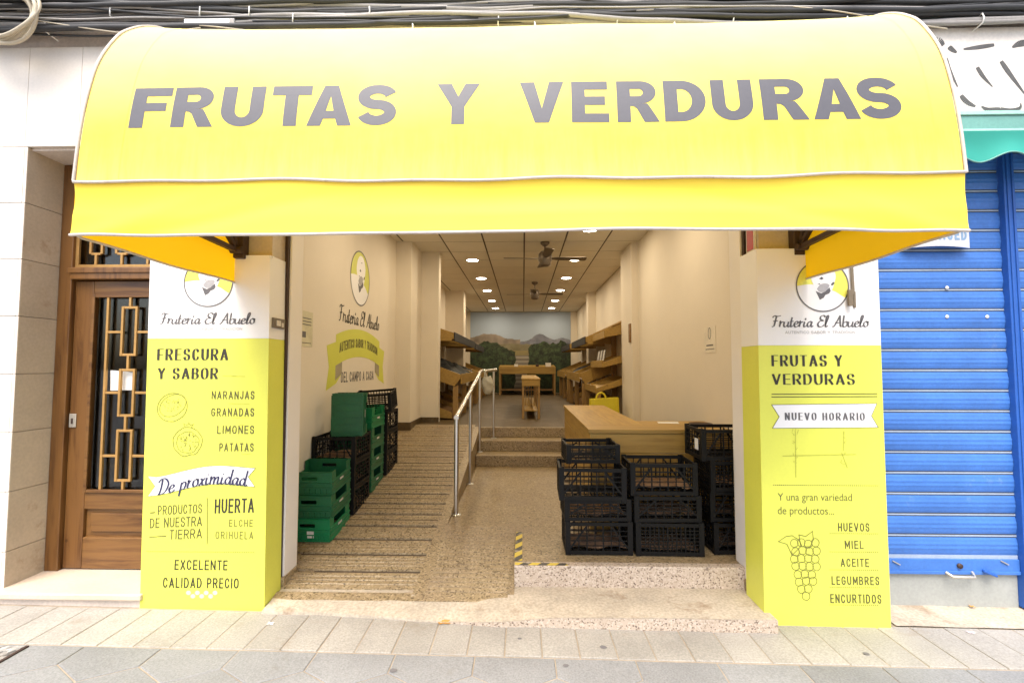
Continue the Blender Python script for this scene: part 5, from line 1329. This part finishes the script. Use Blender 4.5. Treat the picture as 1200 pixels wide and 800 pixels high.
# ------------------------------------------------------------------ tables
t = thing('side_table', 'narrow pine trestle table in the middle aisle', 'table', (.1, 9.6, ZU))
tx0, tx1, ty0, ty1, tz = -.03, .30, 8.08, 11.3, 1.29
m = MB(); m.box(tx0, tx1, ty0, ty1, tz - .025, tz); obj('top', m, M['pine_y'], t, .004)
m = MB(); m.box(tx0 + .01, tx1 - .01, ty0 + .012, ty0 + .03, tz - .13, tz - .026); m.box(tx0 + .01, tx1 - .01, ty1 - .03, ty1 - .012, tz - .13, tz - .026); m.box(tx0 + .01, tx0 + .028, ty0 + .031, ty1 - .031, tz - .13, tz - .026); m.box(tx1 - .028, tx1 - .01, ty0 + .031, ty1 - .031, tz - .13, tz - .026); obj('apron', m, M['pine'], t, .003)
for x in (tx0 + .01, tx1 - .05):
    for y in (ty0 + .031, (ty0 + ty1) / 2, ty1 - .075):
        m = MB(); m.box(x, x + .04, y, y + .045, ZU, tz - .131); obj('leg', m, M['pine_z'], t, .003)
m = MB(); m.box(tx0 + .051, tx1 - .051, ty0 + .04, ty1 - .04, ZU + .13, ZU + .15); obj('lower_shelf', m, M['pine_y'], t, .003)
m = MB()
for k in range(4): m.box(tx0 + .07 + k * .055, tx0 + .085 + k * .055, ty0 + .9, ty0 + .915, ZU + .151, tz - .14)
obj('slat', m, M['pine_z'], t)
t = thing('display_table', 'wide pine table in front of the landscape mural', 'table', (.13, 15.1, ZU))
bx0, bx1, by0, by1, bz = -.76, 1.02, 14.75, 15.55, 1.48
m = MB(); m.prism([(by0, bz - .04), (by1, bz + .04), (by1, bz + .06), (by0, bz - .02)], 'x', bx0, bx1); obj('top', m, M['pine'], t, .004)
m = MB(); m.box(bx0, bx1, by0 - .02, by0 - .001, bz - .22, bz + .01); obj('front_lip', m, M['pine'], t, .004)
for x in (bx0 + .005, bx1 - .065):
    for y in (by0, by1 - .07): m = MB(); m.box(x, x + .06, y, y + .06, ZU, bz - .045); obj('leg', m, M['pine_z'], t, .003)
m = MB(); m.box(bx0 + .066, bx1 - .066, by0 + .02, by1, ZU + .14, ZU + .17); obj('lower_shelf', m, M['pine_old'], t, .003)
for (x, w, lab) in ((.80, .085, 'small white box at the right end of the far table'), (-.22, .06, 'small white card box at the left part of the far table')):
    m = MB(); m.box(x - w, x + w, 14.95, 15.1, bz, bz + .13 * w / .085); o = obj('carton', m, M['paper']); tag(o, lab, 'box')
m = MB(); m.lathe([(0, 0), (.05, 0), (.055, .06), (.04, .075), (0, .08)], (.45, 15.0, bz + .01), 14); o = obj('fruit_bowl', m, M['iron']); tag(o, 'small dark bowl on the middle of the far table', 'bowl')
# ------------------------------------------------------------------ ceiling fans
def fan(x, y, drop, rot, label, rb):
    t = thing('ceiling_fan', label, 'fan', (x, y, CZ)); h = CZ - drop
    m = MB(); m.lathe([(0, 0), (.07, 0), (.065, -.03), (.025, -.06), (0, -.06)], (x, y, CZ), 20); obj('canopy', m, M['fan'], t)
    m = MB(); m.tube([(x, y, CZ - .05), (x, y, h + .09)], .013, 10); obj('rod', m, M['fan'], t)
    m = MB(); m.lathe([(0, .10), (.06, .10), (.10, .06), (.10, -.04), (.085, -.06), (.085, -.10), (.05, -.12), (0, -.12)], (x, y, h), 24); obj('motor', m, M['fan'], t)
    for k in range(4):
        a = rot + k * math.pi / 2; d = Vector((math.cos(a), math.sin(a), 0)); s_ = Vector((-math.sin(a), math.cos(a), 0)); m = MB()
        def P_(r, w, dz): return Vector((x, y, h)) + d * r + s_ * w + Vector((0, 0, dz + -w * .16))
        top = [P_(.09, -.02, 0), P_(.2, -.055, 0), P_(rb - .02, -.068, 0), P_(rb, -.04, 0), P_(rb, .04, 0), P_(rb - .02, .068, 0), P_(.2, .055, 0), P_(.09, .02, 0)]
        n = len(top); bot = [p - Vector((0, 0, .008)) for p in top]
        m.add(top + bot, [tuple(range(n)), tuple(range(2 * n - 1, n - 1, -1))] + [(i, n + i, n + (i + 1) % n, (i + 1) % n) for i in range(n)]); obj('blade', m, M['fan'], t)
fan(.33, 6.95, .24, R(3), 'bronze ceiling fan nearer the street', .62)
fan(.26, 10.3, .26, R(-4), 'bronze ceiling fan farther back over the aisle', .62)

# ------------------------------------------------------------------ mural on the back wall
MX0, MX1, MZ0, MZ1 = -1.78, 1.60, ZU + .02, CZ - .02
nu, nv = 220, 190
mu = MB(); mu.grid(lambda u, v: Vector((MX0 + (MX1 - MX0) * u, 15.785, MZ0 + (MZ1 - MZ0) * v)), nu, nv, False)
mm, nt, b = new_mat('mural_print'); vc = N(nt, 'VertexColor'); vc.layer_name = 'print'; nt.links.new(vc.outputs[0], b.inputs['Base Color']); b.inputs['Roughness'].default_value = .6
mo = obj('mural', mu, mm); tag(mo, 'landscape mural of bare mountains above dark orange groves on the back wall', 'mural')
ca = mo.data.color_attributes.new('print', 'FLOAT_COLOR', 'POINT')
def mural(u, v):
    nz = lambda a, b_, s: noise.noise(Vector((a, b_, s)))
    fb = lambda a, b_, s: nz(a, b_, s) + .5 * nz(a * 2, b_ * 2, s) + .25 * nz(a * 4, b_ * 4, s) + .12 * nz(a * 8, b_ * 8, s)
    c = [.40 - .06 * v, .47 - .05 * v, .54] if v > .5 else [.42, .47, .52]
    k = fb(u * 3, v * 4, 1); c = [x * (1 + .05 * k) for x in c]
    h1 = .665 + .065 * math.exp(-((u - .18) / .16) ** 2) + .025 * fb(u * 7, 0, 2) - .05 * max(0, u - .32) * 2
    h2 = .63 + .085 * math.exp(-((u - .69) / .09) ** 2) + .035 * math.exp(-((u - .88) / .14) ** 2) + .018 * fb(u * 8, 3, 3)
    if v < h2 and u > .40:
        t = fb(u * 14, v * 12, 4); c = [.17 + .10 * t, .18 + .10 * t, .225 + .11 * t]
        if t > .35 and abs(u - .69) < .12: c = [.40, .39, .37]
    if v < h1 and u < .50:
        t = fb(u * 12, v * 10, 6); c = [.23 + .10 * t, .19 + .08 * t, .15 + .06 * t]
    if v < .60 + .015 * fb(u * 6, 0, 7): t = fb(u * 12, v * 14, 8); c = [.19 + .05 * t, .17 + .05 * t, .10 + .04 * t]
    if v < .52: t = fb(u * 9, v * 22, 9); c = [.25 + .09 * t, .21 + .08 * t, .09]
    if v < .46 and abs(u - .52) < .14: c = [.30, .27, .22] if int(v * 60) % 3 else [.14, .12, .1]
    tl = .645 - .10 * abs(u - .17) / .2 + .05 * fb(u * 9, 1, 10)
    tr = .635 - .05 * abs(u - .78) / .2 + .07 * fb(u * 8, 2, 11)
    if (v < tl and u < .45 + .03 * fb(v * 8, 0, 12)) or (v < tr and u > .58 + .04 * fb(v * 8, 0, 13)):
        t = fb(u * 22, v * 20, 14); t += .7 * nz(u * 70, v * 60, 15); g_ = .038 + .045 * t; c = [max(.008, g_ * .68), max(.014, g_ * 1.15), max(.005, g_ * .42)]
        if u > .9: c = [x * .7 for x in c]
    return c
cols = []
for j in range(nv + 1):
    for i in range(nu + 1): cols += mural(i / nu, j / nv) + [1]
ca.data.foreach_set('color', cols)

# ------------------------------------------------------------------ painted logo on the left wall
wd = thing('wall_logo', 'painted fruit shop logo with an olive ribbon on the left inner wall', 'wall logo', (WX0, 5.4, 2.0))
PW = lambda u, v, l: Vector((WX0 + l, u, v))     # u runs along Y
def onwall(px, py): 
    d = FW + RT * ((px - 600) / FPX) - UP * ((py - 400) / FPX); k = (WX0) / d.x; q = EYE + d * k; return q.y, q.z
cy, cz_ = onwall(422.3, 326.5); emblem(wd, cy, cz_, .31, PW, 0)
(ya, _), (yb1, _) = onwall(396.5, 380), onwall(444, 380); m = MB(); zb_l = onwall(420, 381)[1]
script(m, "Fruteri'a El Abuelo", ya, yb1, zb_l, zb_l + .17, PW, .16, .06); obj('lettering', m, M['ink'], wd)
y0_, y1_ = onwall(393.5, 400)[0], onwall(444.5, 400)[0]; zt_r = onwall(418, 385.5)[1]; zb_r = onwall(418, 418)[1]
cyy = (y0_ + y1_) / 2; hwid = (y1_ - y0_) / 2
def bow(u): return -.10 * ((u - cyy) / hwid) ** 2
m = MB(); n = 24
for i in range(n):
    a = y0_ + (y1_ - y0_) * i / n; b_ = y0_ + (y1_ - y0_) * (i + 1) / n
    flat(m, [(a, zb_r + bow(a)), (b_, zb_r + bow(b_)), (b_, zt_r + bow(b_)), (a, zt_r + bow(a))], PW, .0022)
rb = obj('ribbon', m, M['lime2'], wd)
e = .22
for s, yy in ((-1, y0_), (1, y1_)):
    m = MB()
    o_ = yy + s * e; i_ = yy - s * .17; zt2 = zt_r - .24; zb2 = zb_r - .30
    flat(m, [(o_, zt2 + .02), (i_, zt2 + .10), (i_, zb2 + .12), (yy - s * .02, zb2 + .02), (o_, zb2 - .04), (o_ - s * .06, (zt2 + zb2) / 2)], PW, .0012)
    obj('ribbon_tail', m, M['lime2'], rb)
m = MB(); 
for s, yy in ((-1, y0_), (1, y1_)): flat(m, [(yy, zb_r - .10), (yy - s * .17, zb_r - .06), (yy - s * .17, zb_r - .18), (yy, zb_r - .25)], PW, .0017)
obj('ribbon_fold', m, plain('ribbon_fold', (.34, .30, .20), .6), rb)
m = MB(); zc = (zt_r + zb_r) / 2; write(m, 'AUTENTICO SABOR Y TRADICION', y0_ + .09, y1_ - .09, zc - .05, zc + .05, lambda u, v, l: PW(u, v + bow(u), l), .16, gap=.2, lift=.0032); obj('lettering', m, M['ink_soft'], rb)
za = onwall(418, 446.5)[1]; ya, yb1 = onwall(399.5, 440)[0], onwall(437.5, 440)[0]; m = MB(); write(m, '- DEL CAMPO A CASA -'.replace('- ', '', 1).replace(' -', ''), ya, yb1, za, za + .11, PW, .14, gap=.25); obj('lettering', m, M['grey_print'], wd)
# notices on the walls
y0_, zt_n = onwall(354, 363.5); y1_, zb_n = onwall(365.5, 406.5)
nt_ = thing('notice', 'pale printed notice on the left inner wall beside the jamb', 'notice', (WX0, 4.0, 1.8))
m = MB(); m.box(WX0 + .001, WX0 + .004, y0_ - .14, y1_, zb_n, zt_n); obj('sheet', m, plain('notice_paper', (.62, .58, .40), .7), nt_)
m = MB(); PN = lambda u, v, l: Vector((WX0 + .004 + l, u, v))
hgt = zt_n - zb_n
for k in range(3): z_ = zt_n - hgt * (.2 + .09 * k); line(m, [(y0_ - .1, z_), (y1_ - .03, z_)], .008, PN)
flat(m, [(y0_ - .08, zb_n + hgt * .25), (y0_ + .07, zb_n + hgt * .25), (y0_ + .07, zb_n + hgt * .42), (y0_ - .08, zb_n + hgt * .42)], PN, .0012); line(m, [(y0_ - .1, zb_n + hgt * .1), (y1_ - .03, zb_n + hgt * .1)], .006, PN)
obj('notice_print', m, M['grey_print'], nt_)
def onr(px, py):
    d = FW + RT * ((px - 600) / FPX) - UP * ((py - 400) / FPX); q = EYE + d * (WX1 / d.x); return q.y, q.z
ny, nz_ = onr(832, 393); nt_ = thing('notice', 'small pale sticker with a grey logo on the right inner wall', 'sticker', (WX1, ny, nz_))
m = MB(); m.box(WX1 - .003, WX1 - .001, ny - .13, ny + .13, nz_ - .16, nz_ + .08); obj('sheet', m, plain('cream_sticker', (.74, .68, .56), .6), nt_)
PS = lambda u, v, l: Vector((WX1 - .003 - l, u, v)); m = MB(); line(m, blob(ny, nz_ + .02, .03, .05), .008, PS); line(m, [(ny - .08, nz_ - .09), (ny + .08, nz_ - .09)], .012, PS); line(m, [(ny - .10, nz_ - .125), (ny + .10, nz_ - .125)], .006, PS); obj('print', m, M['grey_print'], nt_)
ny, nz_ = .0, .0
# light switch plate on the right pilaster
sw = thing('switch_plate', 'small wooden-coloured plate on the right pilaster by the shelves', 'plate', (1.62, 7.2, 2.0))
q = at(735, 388, 7.0); m = MB(); m.box(1.60, 1.6195, 7.05, 7.16, q.z - .16, q.z + .12); obj('plate', m, M['pine_old'], sw, .003)

# ------------------------------------------------------------------ tape, litter, drain cover
tz = ZL + .0045
m = MB(); m.add([(-.056, 3.30, tz - .001), (-.008, 3.30, tz - .001), (-.008, 3.86, tz - .001), (-.056, 3.86, tz - .001)], [(0, 1, 2, 3)]); m.add([(-.0625, 3.30, tz - .001), (-.056, 3.30, tz - .001), (-.056, 3.86, tz - .001), (-.0625, 3.86, tz - .05)], [(0, 1, 2, 3)])
o = obj('hazard_tape', m, M['tape']); tag(o, 'worn yellow and black hazard tape along the side edge of the landing', 'tape')
m = MB(); m.add([(-.058, 3.226, tz), (.30, 3.226, tz), (.29, 3.262, tz), (-.058, 3.270, tz)], [(0, 1, 2, 3)]); o = obj('hazard_tape', m, M['tape']); tag(o, 'worn yellow and black hazard tape on the front edge of the landing', 'tape')
def crumb(name, px, py, r, mat_, label, cat, h=.4, zoff=0.0):
    d = FW + RT * ((px - 600) / FPX) - UP * ((py - 400) / FPX); k = (-.02 - 1.5) / d.z; q = EYE + d * k
    z = max(gz(q.x), thr_z(q.x, q.y) if q.y > 2.9 and TX0 < q.x < TX1 else -9) + zoff
    m = MB(); s = rnd.uniform(0, 9)
    m.grid(lambda u, v: Vector((q.x + r * (u - .5) * 2 * (1 + .4 * noise.noise(Vector((v * 3, s, 0)))), q.y + r * (v - .5) * 1.4 * (1 + .4 * noise.noise(Vector((u * 3, s, 4)))), z + .004 + r * h * abs(noise.noise(Vector((u * 2.5, v * 2.5, s))) + .3))), 7, 7)
    o = obj(name, m, mat_); tag(o, label, cat)
crumb('dry_leaf', 521, 729, .032, M['leaf'], 'curled ochre leaf on the pavement in front of the step', 'leaf', .5)
crumb('paper_scrap', 317, 733, .017, M['paper'], 'scrap of white paper on the pavement by the left sign', 'litter')
crumb('paper_scrap', 1137, 734, .018, plain('pinkish_paper', (.7, .6, .6), .7), 'pinkish paper scrap on the pavement in front of the blue shutter', 'litter')
crumb('dry_leaf', 1139, 707, .014, M['leaf'], 'small orange leaf at the foot of the shutter base', 'leaf', .5, .016)
crumb('paper_scrap', 386, 698, .012, M['paper'], 'tiny white scrap on the threshold beside the ramp foot', 'litter')
for px, py, r in ((461, 787, .02), (707, 757, .02), (609, 748, .012), (663, 779, .016), (1015, 761, .016), (430, 700, .014)):
    d = FW + RT * ((px - 600) / FPX) - UP * ((py - 400) / FPX); q = EYE + d * ((-.025 - 1.5) / d.z); z = max(gz(q.x) + .0035, thr_z(q.x, q.y) + .002 if q.y > 2.95 else -9)
    m = MB(); flat(m, blob(0, 0, r, r * .8, 0, 14, .3, px)[:-1], lambda u, v, l: Vector((q.x + u, q.y + v, z)), 0); o = obj('gum_spot', m, plain('old_gum', (.16, .15, .15), .8, bmp=0)); tag(o, 'flat dark spot of old chewing gum on the pavement', 'gum spot', 'gum spots on the pavement')
p = [(-9, 0)]
dcv = thing('drain_cover', 'mottled grey cover set in the pavement at the lower left corner', 'drain cover', (-2.75, 2.47, gz(-2.75)))
m = MB(); m.box(-3.3, -2.66, 2.33, 2.53, gz(-2.8) - .03, gz(-2.8) + .006); obj('cover', m, M['drain'], dcv, .003)
m = MB(); m.box(-3.32, -2.642, 2.312, 2.329, gz(-2.8) - .03, gz(-2.8) + .007); m.box(-2.659, -2.642, 2.33, 2.53, gz(-2.8) - .03, gz(-2.8) + .007); obj('cover_frame', m, M['iron'], dcv)
